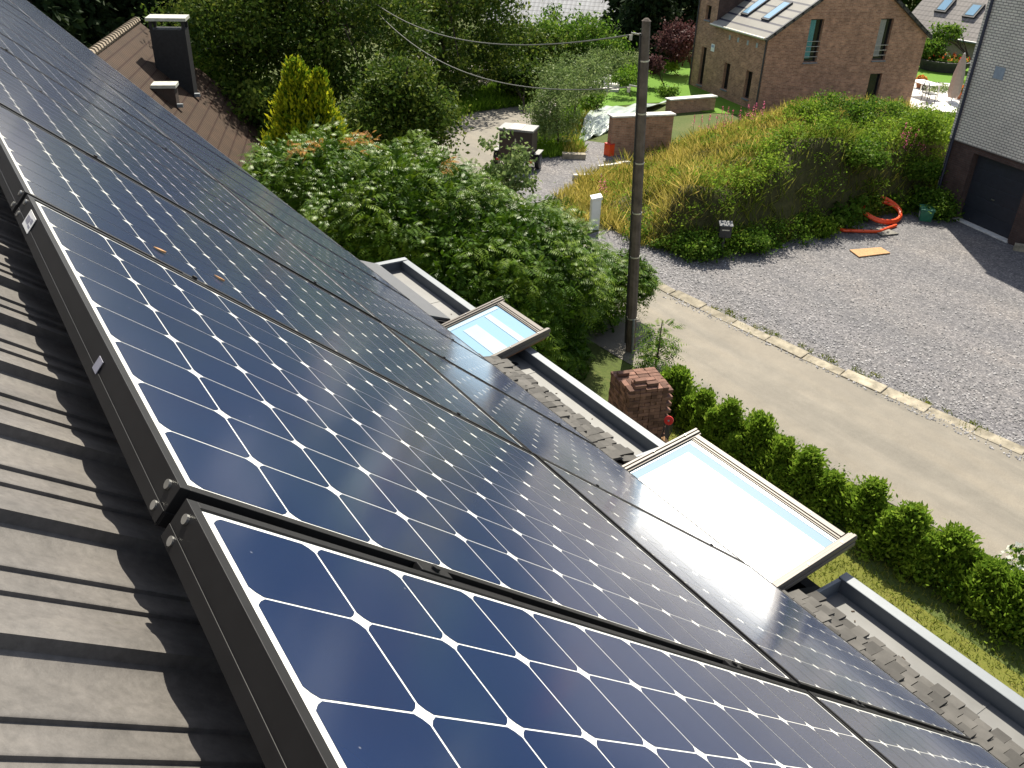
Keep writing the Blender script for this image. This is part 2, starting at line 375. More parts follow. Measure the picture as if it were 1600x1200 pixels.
L['willow'] = leafmat('willow_leaf', (.065, .11, .030), (.16, .23, .07), (.32, .38, .15), .5, .35, .35)
L['purple'] = leafmat('purple_leaf', (.05, .022, .022), (.10, .045, .045), (.16, .09, .08), .5, .3, .3)
L['weed'] = leafmat('weed_leaf', (.05, .10, .008), (.14, .24, .02), (.30, .39, .05), .55, .25, .45, .8)
L['dry'] = leafmat('dry_grass', (.20, .19, .03), (.40, .34, .07), (.62, .49, .14), .7, .2, .4, .9)
L['grass'] = leafmat('grass_blade', (.065, .10, .010), (.135, .18, .02), (.26, .25, .05), .6, .25, .4, .8)
L['verge'] = leafmat('verge_grass', (.08, .16, .012), (.14, .26, .02), (.22, .34, .035), .6, .25, .4, .8)
L['pink'] = leafmat('pink_flower', (.5, .08, .18), (.68, .14, .28), (.8, .3, .42), .6, .2, .4)
L['redflower'] = leafmat('orange_flower', (.8, .1, .03), (.85, .2, .05), (.85, .45, .1), .6, .2, .3)
L['whiteflower'] = leafmat('white_flower', (.7, .7, .6), (.8, .8, .72), (.85, .85, .8), .6, .2, .3)

# ------------------------------------------------------------------ foliage generators
def unit(a): return a / (np.linalg.norm(a, axis=-1, keepdims=True) + 1e-9)
def leaves(c, d, n, L_, w):
    """diamond leaves: centres c, axis d, normal hint n, length, width"""
    d = unit(d); s = unit(np.cross(d, n)); L_ = np.broadcast_to(np.asarray(L_, float), (len(c),))[:, None]; w = np.broadcast_to(np.asarray(w, float), (len(c),))[:, None]
    up = np.cross(s, d)
    v = np.stack([c - d * L_ / 2, c + s * w / 2 + up * w * .12, c + d * L_ / 2, c - s * w / 2 + up * w * .12], 1).reshape(-1, 3)
    f = np.arange(len(c) * 4).reshape(-1, 4)
    return v, f
def cat(parts):
    vs, fs, b = [], [], 0
    for v, f in parts: vs.append(v); fs.append(f + b); b += len(v)
    return np.concatenate(vs), np.concatenate(fs)
def ell_points(rng, n, ells, shell=.55):
    """points in a union of ellipsoids (centre, radii); returns points and outward directions"""
    vol = np.array([e[1][0] * e[1][1] * e[1][2] for e in ells]) ** .67; k = rng.choice(len(ells), n, p=vol / vol.sum())
    u = unit(rng.normal(size=(n, 3))); rr = shell + (1 - shell) * rng.random(n) ** .6
    c = np.array([e[0] for e in ells])[k]; rad = np.array([e[1] for e in ells])[k]
    return c + u * rad * rr[:, None], unit(u / rad), k
def trunk_mesh(rng, base, top, r0, targets, nl=10):
    mb = MB(); base = np.array(base, float); top = np.array(top, float)
    pts = [base + (top - base) * t + np.r_[rng.normal(0, .03 * t, 2) * np.linalg.norm(top - base), 0] for t in np.linspace(0, 1, 6)]
    mb.tube(pts, [r0 * (1 - .75 * t) for t in np.linspace(0, 1, 6)], 7)
    if len(targets):
        for q in targets[rng.choice(len(targets), min(nl, len(targets)), replace=False)]:
            t = rng.uniform(.25, .85); a = base + (top - base) * t
            mid = a + (q - a) * .5 + np.array([0, 0, .08 * np.linalg.norm(q - a)])
            mb.tube([a, mid, q], [r0 * .45 * (1 - .6 * t), r0 * .28 * (1 - .5 * t), r0 * .06], 5)
    return mb
def tree(name, label, base, ells, lm, nclus, nleaf, lsize, rc, seed, tr=.15, group=None, category='tree', aspect=.5, shell=.5, upness=.5, bark=None):
    rng = np.random.default_rng(seed); base = np.array(base, float)
    ells = [(np.array(c, float), np.array(r, float)) for c, r in ells]
    rt = empty(name, base, label, category, group)
    cl, out, _ = ell_points(rng, nclus, ells, shell)
    cl = cl[cl[:, 2] > base[2] + .05]; 
    k = rng.integers(0, len(cl), nleaf)
    ct = rng.random(len(cl))
    p = cl[k] + rng.normal(size=(nleaf, 3)) * rc * np.array([1, 1, .65]) * rng.uniform(.5, 1.2, (nleaf, 1))
    p[:, 2] = np.maximum(p[:, 2], base[2] + .03)
    nrm = unit(rng.normal(size=(nleaf, 3)) + np.array([0, 0, upness]) + unit(p - cl[k]) * .4)
    d = rng.normal(size=(nleaf, 3)); d -= nrm * (d * nrm).sum(1, keepdims=True)
    ls = lsize * rng.uniform(.6, 1.3, nleaf)
    v, f = leaves(p - base, d, nrm, ls, ls * aspect)
    tint = np.clip(.35 * ct[k] + .65 * rng.random(nleaf), 0, 1)
    npmesh('crown', v, f, lm, rt, tint)
    topz = max(c[2] + .5 * r[2] for c, r in ells); cx = np.mean([c[0] for c, r in ells]); cy = np.mean([c[1] for c, r in ells])
    trunk_mesh(rng, base - base - np.array([0, 0, .1]), np.array([cx, cy, topz]) - base, tr, cl - base, 12).build('trunk', bark or M['bark'], rt, smooth=True)
    return rt
def conifer(name, label, base, h, r, lm, n, lsize, seed, group=None, category='tree', hang=.5, tips=None, droop=-.3, fill=.55, power=1.0, rough=.0, jit=.055, subs=()):
    rng = np.random.default_rng(seed); base = np.array(base, float)
    rt = empty(name, base, label, category, group)
    vs_, tn_ = [], []
    for (dx, dy, hs, rs_, ns) in ((0, 0, 1, 1, 1),) + tuple(subs):
        H_, R_, n_ = h * hs, r * rs_, int(n * ns)
        nb = max(40, n_ // 28)
        t = rng.random(nb) ** .75; ang = rng.random(nb) * 6.283
        rad = R_ * (1 - t) ** power * rng.uniform(.7 - rough, 1.08 + rough * .6, nb) + .03 * R_
        k = rng.integers(0, nb, n_); s = fill + (1 - fill) * rng.random(n_) ** .7
        x = np.cos(ang[k]) * rad[k] * s; y = np.sin(ang[k]) * rad[k] * s
        z = .04 * H_ + t[k] * H_ * .96 + droop * rad[k] * s * .5
        p = np.stack([x + dx, y + dy, z], 1) + rng.normal(size=(n_, 3)) * jit * R_
        outd = np.stack([np.cos(ang[k]), np.sin(ang[k]), np.zeros(n_)], 1)
        d = unit(outd * rng.uniform(.2, 1, (n_, 1)) + np.array([0, 0, 1.]) * hang + rng.normal(size=(n_, 3)) * .35)
        nrm = unit(rng.normal(size=(n_, 3)) + outd * .8)
        p[:, 2] = np.clip(p[:, 2], .03, H_ * 1.04)
        ls = lsize * rng.uniform(.6, 1.4, n_); vs_.append(leaves(p, d, nrm, ls, ls * .42))
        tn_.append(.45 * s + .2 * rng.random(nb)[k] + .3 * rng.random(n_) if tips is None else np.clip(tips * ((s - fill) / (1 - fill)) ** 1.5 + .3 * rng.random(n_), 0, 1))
    v, f = cat(vs_); tint = np.concatenate(tn_)
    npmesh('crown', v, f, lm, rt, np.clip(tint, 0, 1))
    mb = MB(); mb.tube([(0, 0, -.1), (0, 0, h * .5), (0, 0, h * .93)], [.05 * r + .03, .03 * r + .02, .01], 6); mb.build('trunk', M['bark'], rt, smooth=True)
    return rt
def blades(name, pts, lm, length, width, seed, parent=None, lean=.45, lenf=None):
    rng = np.random.default_rng(seed); n = len(pts)
    d = unit(np.stack([rng.normal(0, lean, n), rng.normal(0, lean, n), np.ones(n)], 1))
    ls = length * rng.uniform(.5, 1.3, n)
    if lenf is not None: ls = ls * lenf(pts[:, 0], pts[:, 1])
    c = pts + d * ls[:, None] * .45
    a = rng.random(n) * 6.283; nrm = np.stack([np.cos(a), np.sin(a), np.zeros(n)], 1)
    v, f = leaves(c, d, nrm, ls, width * rng.uniform(.6, 1.4, n))
    return npmesh(name, v, f, lm, parent, rng.random(n))
def inpoly(x, y, poly):
    x = np.asarray(x); y = np.asarray(y); ins = np.zeros(x.shape, bool); n = len(poly)
    for i in range(n):
        x0, y0 = poly[i]; x1, y1 = poly[(i + 1) % n]
        c = ((y0 > y) != (y1 > y)) & (x < (x1 - x0) * (y - y0) / (y1 - y0 + 1e-12) + x0); ins ^= c
    return ins
def polydist(x, y, poly):
    x = np.asarray(x, float); y = np.asarray(y, float); best = np.full(x.shape, 1e9); n = len(poly)
    for i in range(n):
        a = np.array(poly[i]); b = np.array(poly[(i + 1) % n]); ab = b - a
        t = np.clip(((x - a[0]) * ab[0] + (y - a[1]) * ab[1]) / (ab @ ab + 1e-12), 0, 1)
        best = np.minimum(best, np.hypot(x - a[0] - t * ab[0], y - a[1] - t * ab[1]))
    return best
def sheet(name, poly, z, mat, kind='structure', jit=0.0):
    pts = []
    rr = random.Random(5)
    n = len(poly)
    for i in range(n):
        a = poly[i]; b = poly[(i + 1) % n]; seg = max(1, int(math.dist(a, b) / .35)) if jit else 1
        for k in range(seg):
            t = k / seg; pts.append((a[0] + (b[0] - a[0]) * t + rr.uniform(-jit, jit), a[1] + (b[1] - a[1]) * t + rr.uniform(-jit, jit), z))
    me = bpy.data.meshes.new(name); me.from_pydata(pts, [], [tuple(range(len(pts)))]); me.update()
    bm = bmesh.new(); bm.from_mesh(me); bmesh.ops.triangulate(bm, faces=bm.faces[:], ngon_method='EAR_CLIP')
    for f in bm.faces:
        f.normal_update()
        if f.normal.z < 0: f.normal_flip()
    bm.to_mesh(me); bm.free(); me.materials.append(mat)
    o = bpy.data.objects.new(name, me); link(o); o['kind'] = kind
    return o
def wall(name, P, d, outline, holes, mat, parent, nrm, depth=.14, reveal=None):
    """vertical wall from point P along unit d; outline and holes in (s, z); reveals go in along -nrm"""
    P = np.array(P, float); d = np.array([d[0], d[1], 0.]); nrm = np.array([nrm[0], nrm[1], 0.])
    loops = [[Vector((s, z, 0)) for s, z in outline]] + [[Vector((s, z, 0)) for s, z in h] for h in holes]
    flat = [q for lp in loops for q in lp]; tris = tessellate_polygon(loops)
    vs = [P + d * q.x + np.array([0, 0, q.y]) for q in flat]; uvs = [(q.x, q.y) for q in flat]; fs = [tuple(t) for t in tris]
    w3 = lambda s, z: P + d * s + np.array([0, 0, z])
    for h in holes:
        for i in range(len(h)):
            a = h[i]; b_ = h[(i + 1) % len(h)]; k = len(vs)
            vs += [w3(*a), w3(*b_), w3(*b_) - nrm * depth, w3(*a) - nrm * depth]
            ln = math.dist(a, b_); uvs += [(a[0], a[1]), (a[0] + ln, a[1]), (a[0] + ln, a[1] + depth), (a[0], a[1] + depth)]
            fs.append((k, k + 1, k + 2, k + 3))
    me = bpy.data.meshes.new(name); me.from_pydata([tuple(v) for v in vs], [], fs); me.update(); me.materials.append(mat)
    ul = me.uv_layers.new(name='UVMap')
    for lp in me.loops: ul.data[lp.index].uv = uvs[lp.vertex_index]
    o = bpy.data.objects.new(name, me); link(o, parent); return o
def uvquad(name, P, e1, e2, mat, parent=None, thick=.05):
    """slab with UV in metres: e1 = u axis vector, e2 = v axis vector"""
    P = np.array(P, float); e1 = np.array(e1, float); e2 = np.array(e2, float); n = np.cross(e1, e2); n /= np.linalg.norm(n)
    if n[2] < 0: n = -n
    vs = [P, P + e1, P + e1 + e2, P + e2]; vs += [v - n * thick for v in vs]
    l1, l2 = np.linalg.norm(e1), np.linalg.norm(e2); uvs = [(0, 0), (l1, 0), (l1, l2), (0, l2)] * 2
    fs = [(0, 1, 2, 3), (7, 6, 5, 4), (0, 4, 5, 1), (1, 5, 6, 2), (2, 6, 7, 3), (3, 7, 4, 0)]
    me = bpy.data.meshes.new(name); me.from_pydata([tuple(v) for v in vs], [], fs); me.update(); me.materials.append(mat)
    ul = me.uv_layers.new(name='UVMap')
    for lp in me.loops: ul.data[lp.index].uv = uvs[lp.vertex_index]
    bm = bmesh.new(); bm.from_mesh(me); bmesh.ops.recalc_face_normals(bm, faces=bm.faces); bm.to_mesh(me); bm.free()
    o = bpy.data.objects.new(name, me); link(o, parent); return o
ORD = ['first', 'second', 'third', 'fourth', 'fifth', 'sixth', 'seventh', 'eighth', 'ninth', 'tenth', 'eleventh', 'twelfth', 'thirteenth', 'fourteenth', 'fifteenth', 'sixteenth', 'seventeenth', 'eighteenth', 'nineteenth', 'twentieth', 'twenty-first', 'twenty-second', 'twenty-third', 'twenty-fourth']

# ================================================================== SETTING: ground, road, gravel
rs = np.concatenate([-np.geomspace(400, 60, 8), np.linspace(-58, 20, 60), np.geomspace(22, 400, 8)])
ys = np.concatenate([-np.geomspace(400, 20, 6), np.linspace(-18, 80, 70), np.geomspace(84, 400, 8)])
X, Y = np.meshgrid(rs, ys); Z = terr(X, Y)
nx = len(rs); idx = np.arange(nx * len(ys)).reshape(len(ys), nx)
F = np.stack([idx[:-1, :-1], idx[:-1, 1:], idx[1:, 1:], idx[1:, :-1]], -1).reshape(-1, 4)
g = npmesh('ground', np.stack([X, Y, Z], -1).reshape(-1, 3), F, M['ground'], smooth=True); g['kind'] = 'structure'

cl = [(9, 14.9), (3, 14.25), (-5.5, 13.55), (-10, 13.0), (-13.9, 12.8), (-18.5, 12.95), (-22.5, 13.7), (-25.5, 15.1), (-28.3, 17.1), (-30.6, 19.6), (-32.4, 22.0), (-35.0, 24.0), (-39.5, 25.4), (-47, 26.0)]
def strip(name, cl, offs, z, mat):
    c = np.array(cl, float); out = []
    # resample
    pts = []
    for i in range(len(c) - 1):
        p0 = c[max(i - 1, 0)]; p1 = c[i]; p2 = c[i + 1]; p3 = c[min(i + 2, len(c) - 1)]
        for t in np.linspace(0, 1, 6, endpoint=False):
            pts.append(.5 * ((2 * p1) + (-p0 + p2) * t + (2 * p0 - 5 * p1 + 4 * p2 - p3) * t ** 2 + (-p0 + 3 * p1 - 3 * p2 + p3) * t ** 3))
    pts.append(c[-1]); pts = np.array(pts); tg = np.gradient(pts, axis=0); tg = unit(tg); nr = np.stack([-tg[:, 1], tg[:, 0]], 1)
    rows = [np.c_[pts + nr * o, np.full(len(pts), zz)] for o, zz in zip(offs, z)]
    V = np.stack(rows, 1); k = len(offs); n_ = len(pts); idx = np.arange(n_ * k).reshape(n_, k)
    f = np.stack([idx[:-1, :-1], idx[1:, :-1], idx[1:, 1:], idx[:-1, 1:]], -1).reshape(-1, 4)
    o = npmesh(name, V.reshape(-1, 3), f, mat, smooth=False); o['kind'] = 'structure'
    bm = bmesh.new(); bm.from_mesh(o.data)
    for fc in bm.faces:
        fc.normal_update()
        if fc.normal.z < 0: fc.normal_flip()
    bm.to_mesh(o.data); bm.free()
    return o
strip('road', cl, (-1.5, -.5, .6, 1.95), (.012, .02, .02, .012), M['road'])
# kerb stones along the gravel side of the road
mb = MB(); rr = random.Random(3)
k0 = np.array([9.0, 16.35]); kp = [(9, 16.35), (3, 15.62), (-5.46, 14.98), (-10, 14.42), (-13.94, 14.22), (-16.4, 14.25)]
for a, b_ in zip(kp[:-1], kp[1:]):
    a = np.array(a); b_ = np.array(b_); n_ = max(1, round(math.dist(a, b_) / 1.0)); dv = (b_ - a) / n_; un = dv / np.linalg.norm(dv); pn = np.array([un[1], -un[0]])
    if pn[1] > 0: pn = -pn
    for i in range(n_):
        p = a + dv * i + un * .01; q = a + dv * (i + 1) - un * .01; h = .07 + rr.uniform(-.02, .02); w = .11 + rr.uniform(-.04, .05)
        mb.hexa([(*(p - pn * w), -.05), (*(p + pn * .14), -.05), (*(q + pn * .14), -.05), (*(q - pn * w), -.05), (*(p - pn * w), h), (*(p + pn * .14), h - .05), (*(q + pn * .14), h - .05), (*(q - pn * w), h)], rr.random())
o = mb.build('kerb', M['concrete'], bevel=.012); o['kind'] = 'structure'

MOUND = [(-17.6, 15.9), (-16.8, 15.85), (-15.5, 16.3), (-15.2, 17.2), (-15.0, 19.6), (-15.25, 21.6), (-15.2, 23.3), (-15.1, 25.2), (-15.0, 26.9), (-14.0, 29.5), (-13.6, 34), (-17.5, 36.6), (-24.2, 38.5), (-26.7, 33), (-25.5, 27), (-24.0, 21.6), (-23.4, 20.2), (-22.5, 17.8), (-20.5, 15.6), (-18.8, 15.3)]
sheet('gravel_yard', [(9, 16.45), (3, 15.72), (-5.46, 15.08), (-10, 14.52), (-13.94, 14.32), (-16.2, 14.3), (-18.3, 14.9), (-18.6, 17.5), (-17, 24), (-15.2, 28), (-12, 27), (9, 22)], .012, M['gravel'], jit=.05)
sheet('gravel_driveway', [(-21.4, 15.0), (-22.6, 15.3), (-24.6, 16.5), (-25.9, 17.7), (-25.9, 18.6), (-26.4, 20.6), (-26.9, 21.4), (-24.4, 23.5), (-22.2, 20.5), (-21.5, 17.8)], .016, M['gravel'], jit=.06)
sheet('lawn', [tuple(at(*q)[:2]) for q in [(934, 169), (1006, 162), (1046, 160), (1100, 176), (1185, 182), (1190, 168), (1110, 140), (1100, 122), (1090, 92), (1050, 97), (1020, 104), (990, 118), (960, 134)]], .02, M['lawn'])
sheet('garden_lawn', [tuple(at(*q)[:2]) for q in [(1426, 126), (1520, 133), (1530, 92), (1425, 90)]], .02, M['lawn'])
sheet('terrace_paving', [tuple(at(*q)[:2]) for q in [(1410, 170), (1505, 178), (1522, 133), (1424, 127)]], .024, M['stone'])

sheet('garden_strip', [(-10.5, 3.0), (4.5, 3.0), (4.5, 9.95), (-4, 9.85), (-10.5, 9.9)], .006, M['moss'])
rg = np.random.default_rng(14); xs = rg.uniform(-17, 3, 9000); ys_ = 14.95 + .088 * (xs + 5.46) * (xs > -14) + rg.exponential(2.2, len(xs)) - .35; ok = (ys_ < 24) & (xs < -1.5 * (ys_ - 20)); xs, ys_ = xs[ok], ys_[ok]; n_ = len(xs)
sz = rg.uniform(.012, .034, n_); base_ = np.array([(1, 0, 0), (-.5, .87, 0), (-.5, -.87, 0), (0, 0, 1.1)]); rot = rg.random(n_) * 6.283; cr, sr = np.cos(rot), np.sin(rot)
vv = base_[None] * sz[:, None, None]; vx = vv[..., 0] * cr[:, None] - vv[..., 1] * sr[:, None] + xs[:, None]; vy = vv[..., 0] * sr[:, None] + vv[..., 1] * cr[:, None] + ys_[:, None]; vz = vv[..., 2] + .02
fs_ = (np.arange(n_)[:, None, None] * 4 + np.array([(0, 1, 3), (1, 2, 3), (2, 0, 3)])[None]).reshape(-1, 3)
o = npmesh('loose_stones', np.stack([vx, vy, vz], -1).reshape(-1, 3), fs_, simple('loose_stone', (.25, .245, .25), .9, tintvar=.5), None, np.repeat(rg.random(n_), 3)); o['kind'] = 'stuff'
wx = rg.uniform(-13, 0, 60); wp = np.stack([wx, 15.12 + .088 * (wx + 5.46) + rg.normal(0, .09, 60), 0 * wx], 1); wp = np.repeat(wp, 34, 0) + rg.normal(0, .055, (60 * 34, 3)) * [1.3, 1, 0]
o = blades('kerb_weeds', wp, L['grass'], .10, .016, 15, lean=.9); o['kind'] = 'stuff'
# mound of earth with its plants
gx = np.arange(-27, -13, .22); gy = np.arange(15, 39, .22); X, Y = np.meshgrid(gx, gy)
def moundz(x, y):
    ins = inpoly(x, y, MOUND); d = polydist(x, y, MOUND) * ins
    bq = far(1330, 190, 27.5); H = .55 + 1.15 * sstep(-20.5, -17.0, np.asarray(x, float)) + .65 * np.exp(-((x - bq[0]) ** 2 + (y - bq[1]) ** 2) / 4.5) + .85 * sstep(-18, -21, np.asarray(x, float)) * sstep(20.5, 24, np.asarray(y, float))
    H = H * (1 - .45 * sstep(29, 36, np.asarray(y, float)))
    wob = .26 * np.sin(x * 1.3 + 1) * np.sin(y * 1.1) + .14 * np.sin(x * 3.3) * np.cos(y * 2.7)
    e = sstep(0, 1.0 + 3.2 * sstep(-16.3, -19.0, np.asarray(x, float)), d)
    return np.where(ins, e * (H + wob), -.3)
Z = moundz(X, Y); nx = len(gx); idx = np.arange(X.size).reshape(X.shape)
F = np.stack([idx[:-1, :-1], idx[:-1, 1:], idx[1:, 1:], idx[1:, :-1]], -1).reshape(-1, 4)
keep = (Z.ravel()[F] > -.29).any(1)
mo = npmesh('earth_mound', np.stack([X, Y, Z], -1).reshape(-1, 3), F[keep], M['moundsoil'], smooth=True); mo['kind'] = 'structure'
rng = np.random.default_rng(11)
def mound_pts(n, fn, seed):
    rg = np.random.default_rng(seed); x = rg.uniform(-27, -13, n * 6); y = rg.uniform(15, 39, n * 6)
    ok = inpoly(x, y, MOUND) & (rg.random(len(x)) < fn(x, y)); x = x[ok][:n]; y = y[ok][:n]
    cbx = at(929, 341, .30); ex_, ey_ = x - cbx[0], y - cbx[1]; al = -(ex_ * cbx[0] + ey_ * cbx[1]) / np.hypot(cbx[0], cbx[1]); ok = ~((np.abs(ex_ * cbx[1] - ey_ * cbx[0]) / np.hypot(cbx[0], cbx[1]) < .28) & (al > -.2) & (al < 1.6)); x, y = x[ok], y[ok]
    return np.stack([x, y, moundz(x, y)], 1)
def clump(x, y, f=1.0): return .5 + .5 * np.sin(x * 1.7 * f + 2 * np.sin(y * .9 * f)) * np.sin(y * 1.9 * f + 1.5 * np.sin(x * .8 * f))
lefty = lambda x, y: sstep(-15.9, -18.0, x + .22 * (y - 19))
edged = lambda x, y: polydist(x, y, MOUND)
P_ = mound_pts(34000, lambda x, y: lefty(x, y) * (.08 + .92 * clump(x, y, .8) ** 1.5), 1)
o = blades('dry_grass', P_, L['dry'], .60, .022, 21, lean=.75, lenf=lambda x, y: .35 + .9 * clump(x + 1, y, 1.4)); o['kind'] = 'stuff'
P_ = mound_pts(17000, lambda x, y: (1 - .7 * lefty(x, y)) * (.25 + .75 * (1 - clump(x + 3, y))), 2)
o = blades('tall_grass', P_, L['grass'], .52, .03, 22, lean=.6, lenf=lambda x, y: .3 + 1.1 * clump(x, y + 2, 1.6)); o['kind'] = 'stuff'
# leafy weeds: clumps
rg = np.random.default_rng(31)
C_ = mound_pts(620, lambda x, y: (1 - .8 * lefty(x, y)) * (.35 + .65 * clump(x, y, .8)), 3)
k = rg.integers(0, len(C_), 52000); hh = rg.uniform(.12, .5, len(C_)) * (1.3 - .6 * lefty(C_[:, 0], C_[:, 1]))
p = C_[k] + rg.normal(size=(len(k), 3)) * np.array([.20, .20, .0]) + np.stack([0 * k, 0 * k, hh[k] * rg.random(len(k)) ** .6 * 1.3], 1)
nrm = unit(rg.normal(size=p.shape) + [0, 0, .8]); d = rg.normal(size=p.shape)
ls = rg.uniform(.05, .13, len(k)); v, f = leaves(p, d - nrm * (d * nrm).sum(1, keepdims=True), nrm, ls, ls * .5)
o = npmesh('leafy_weeds', v, f, L['weed'], None, np.clip(.5 * rg.random(len(C_))[k] + .5 * rg.random(len(k)), 0, 1)); o['kind'] = 'stuff'

# ================================================================== OWN HOUSE
RX0, RX1 = -25.5, 3.4
house = empty('house', (-8, 0, 0), 'house in the foreground with dark grey ribbed tile roof under the solar panels', 'house')
def hb(mb, name, mat, parent, **k):
    o = mb.build(name, mat, None, local=tuple(house.location), **k); o.parent = parent; return o
# ribbed tiles: profile across (period 0.19 m), laid in courses down the slope
prof = [(0, .008), (.04, .0045), (.08, .002), (.13, .001), (.19, .0028), (.25, .0065), (.31, .0105), (.37, .0145), (.41, .0165), (.42, .0150), (.425, .0085), (.46, .0075), (.50, .0085), (.55, .0115), (.60, .0148), (.61, .0135), (.615, .0075), (.65, .0065), (.70, .0085), (.76, .0140), (.82, .0205), (.88, .0255), (.94, .0285), (.985, .0290)]
PER = .19
us, ps = [], []
for i in range(int((RX1 - RX0) / PER)):
    for p_, h_ in prof: us.append(RX0 + 1.762 + (i + p_) * PER); ps.append(h_)
us = np.array(us); ps = np.array(ps)
vr, lift = [], []
v_ = -3.3
while v_ < 3.08:
    v2 = min(v_ + .345, 3.10); vr += [v_ - .03, v2]; lift += [0.0, .016]; v_ = v2
vr = np.array(vr); lift = np.array(lift)
rg = np.random.default_rng(4)
U, V = np.meshgrid(us, vr); Wz = -.126 + .62 * ps[None, :] + lift[:, None] + 0 * U
pts = (np.stack([U, V, Wz], -1).reshape(-1, 3) - PC) @ PM.T + CAM - np.array([-8, 0, 0])
idx = np.arange(U.size).reshape(U.shape)
F = np.stack([idx[:-1, :-1], idx[1:, :-1], idx[1:, 1:], idx[:-1, 1:]], -1).reshape(-1, 4)
o = npmesh('roof_tiles', pts, F, M['tile'], house, smooth=True); o.data.set_sharp_from_angle(angle=R(42))
# back slope, gables and walls
rt_ = pan(0, -3.32, -.12); ev = (2.70, 5.62)
mb = MB(); yb = 2 * rt_[1] - ev[0]
mb.add([(RX0, rt_[1], rt_[2]), (RX1, rt_[1], rt_[2]), (RX1, yb - .3, ev[1] - .25), (RX0, yb - .3, ev[1] - .25), (RX0, rt_[1], rt_[2] - .1), (RX1, rt_[1], rt_[2] - .1), (RX1, yb - .3, ev[1] - .35), (RX0, yb - .3, ev[1] - .35)],
       [(0, 1, 2, 3), (7, 6, 5, 4), (0, 4, 5, 1), (1, 5, 6, 2), (2, 6, 7, 3), (3, 7, 4, 0)])
hb(mb, 'back_roof', M['slate'], house)
mb = MB(); x0, x1 = RX0 + .2, RX1 - .2
sec = [(yb, -2), (2.68, -2), (2.68, 5.40), (2.40, 5.68), (rt_[1], rt_[2] - .16), (yb, ev[1] - .3)]
n_ = len(sec); mb.add([(x0, y, z) for y, z in sec] + [(x1, y, z) for y, z in sec], [tuple(range(n_)), tuple(range(2 * n_ - 1, n_ - 1, -1))] + [(i, n_ + i, n_ + (i + 1) % n_, (i + 1) % n_) for i in range(n_)])
hb(mb, 'wall', simple('grey_render', (.35, .33, .30), .9), house)
# window geometry (world): far one and near one; y, z of outer edge and slope
WIN = [dict(x0=-5.101, x1=-4.441, yo=3.318, zo=5.747, sl=.215), dict(x0=-2.905, x1=-1.765, yo=3.265, zo=5.778, sl=.128)]
# eave shingles on the flatter foot of the roof, one object per run between the windows
rr = random.Random(8)
EY0, EZ0, ESL = 2.43, 5.852, .40
TW = .064
RUNS = ((WIN[0]['x1'] + .02, WIN[1]['x0'] - .03), (WIN[1]['x1'] + .02, RX1 - .1))
zt = lambda y: EZ0 - ESL * (y - EY0)
for xa, xb in RUNS:
    mb = MB()
    for row in range(7):
        yb0 = 2.385 + row * .072
        x = xa + (row % 2) * TW * .5 - (TW * .2)
        while x + TW < xb:
            w = TW - .004
            y0 = yb0; y1 = min(yb0 + .118 + rr.uniform(-.028, .02), 2.955); th = .014 + rr.uniform(0, .005)
            l0 = .002; l1 = .020 + rr.uniform(-.006, .014)
            if x >= xa: mb.hexa([(x, y0, zt(y0) + l0 - th), (x + w, y0, zt(y0) + l0 - th), (x + w, y1, zt(y1) + l1 - th), (x, y1, zt(y1) + l1 - th), (x, y0, zt(y0) + l0), (x + w, y0, zt(y0) + l0), (x + w, y1, zt(y1) + l1), (x, y1, zt(y1) + l1)], rr.random())
            x += TW
    hb(mb, 'eave_shingles', M['shingle'], house)
# boards under the shingles (leave the window openings free)
for a, b_ in ((-6.4, WIN[0]['x0'] - .03), (WIN[0]['x1'] + .03, WIN[1]['x0'] - .03), (WIN[1]['x1'] + .03, RX1)):
    mb = MB(); mb.hexa([(a, 2.36, 5.80), (b_, 2.36, 5.80), (b_, 2.95, 5.57), (a, 2.95, 5.57), (a, 2.36, 5.852), (b_, 2.36, 5.852), (b_, 2.95, 5.625), (a, 2.95, 5.625)])
    hb(mb, 'eave_board', M['dark'], house)
# smooth grey sheet on the foot of the roof beyond the far window
mb = MB(); mb.hexa([(-6.42, 2.68, 5.735), (-5.16, 2.68, 5.735), (-5.16, 2.93, 5.635), (-6.42, 2.93, 5.635), (-6.42, 2.68, 5.755), (-5.16, 2.68, 5.755), (-5.16, 2.93, 5.655), (-6.42, 2.93, 5.655)])
hb(mb, 'eave_sheet', simple('grey_sheet', (.075, .075, .078), .4, 0, .5, .08), house)
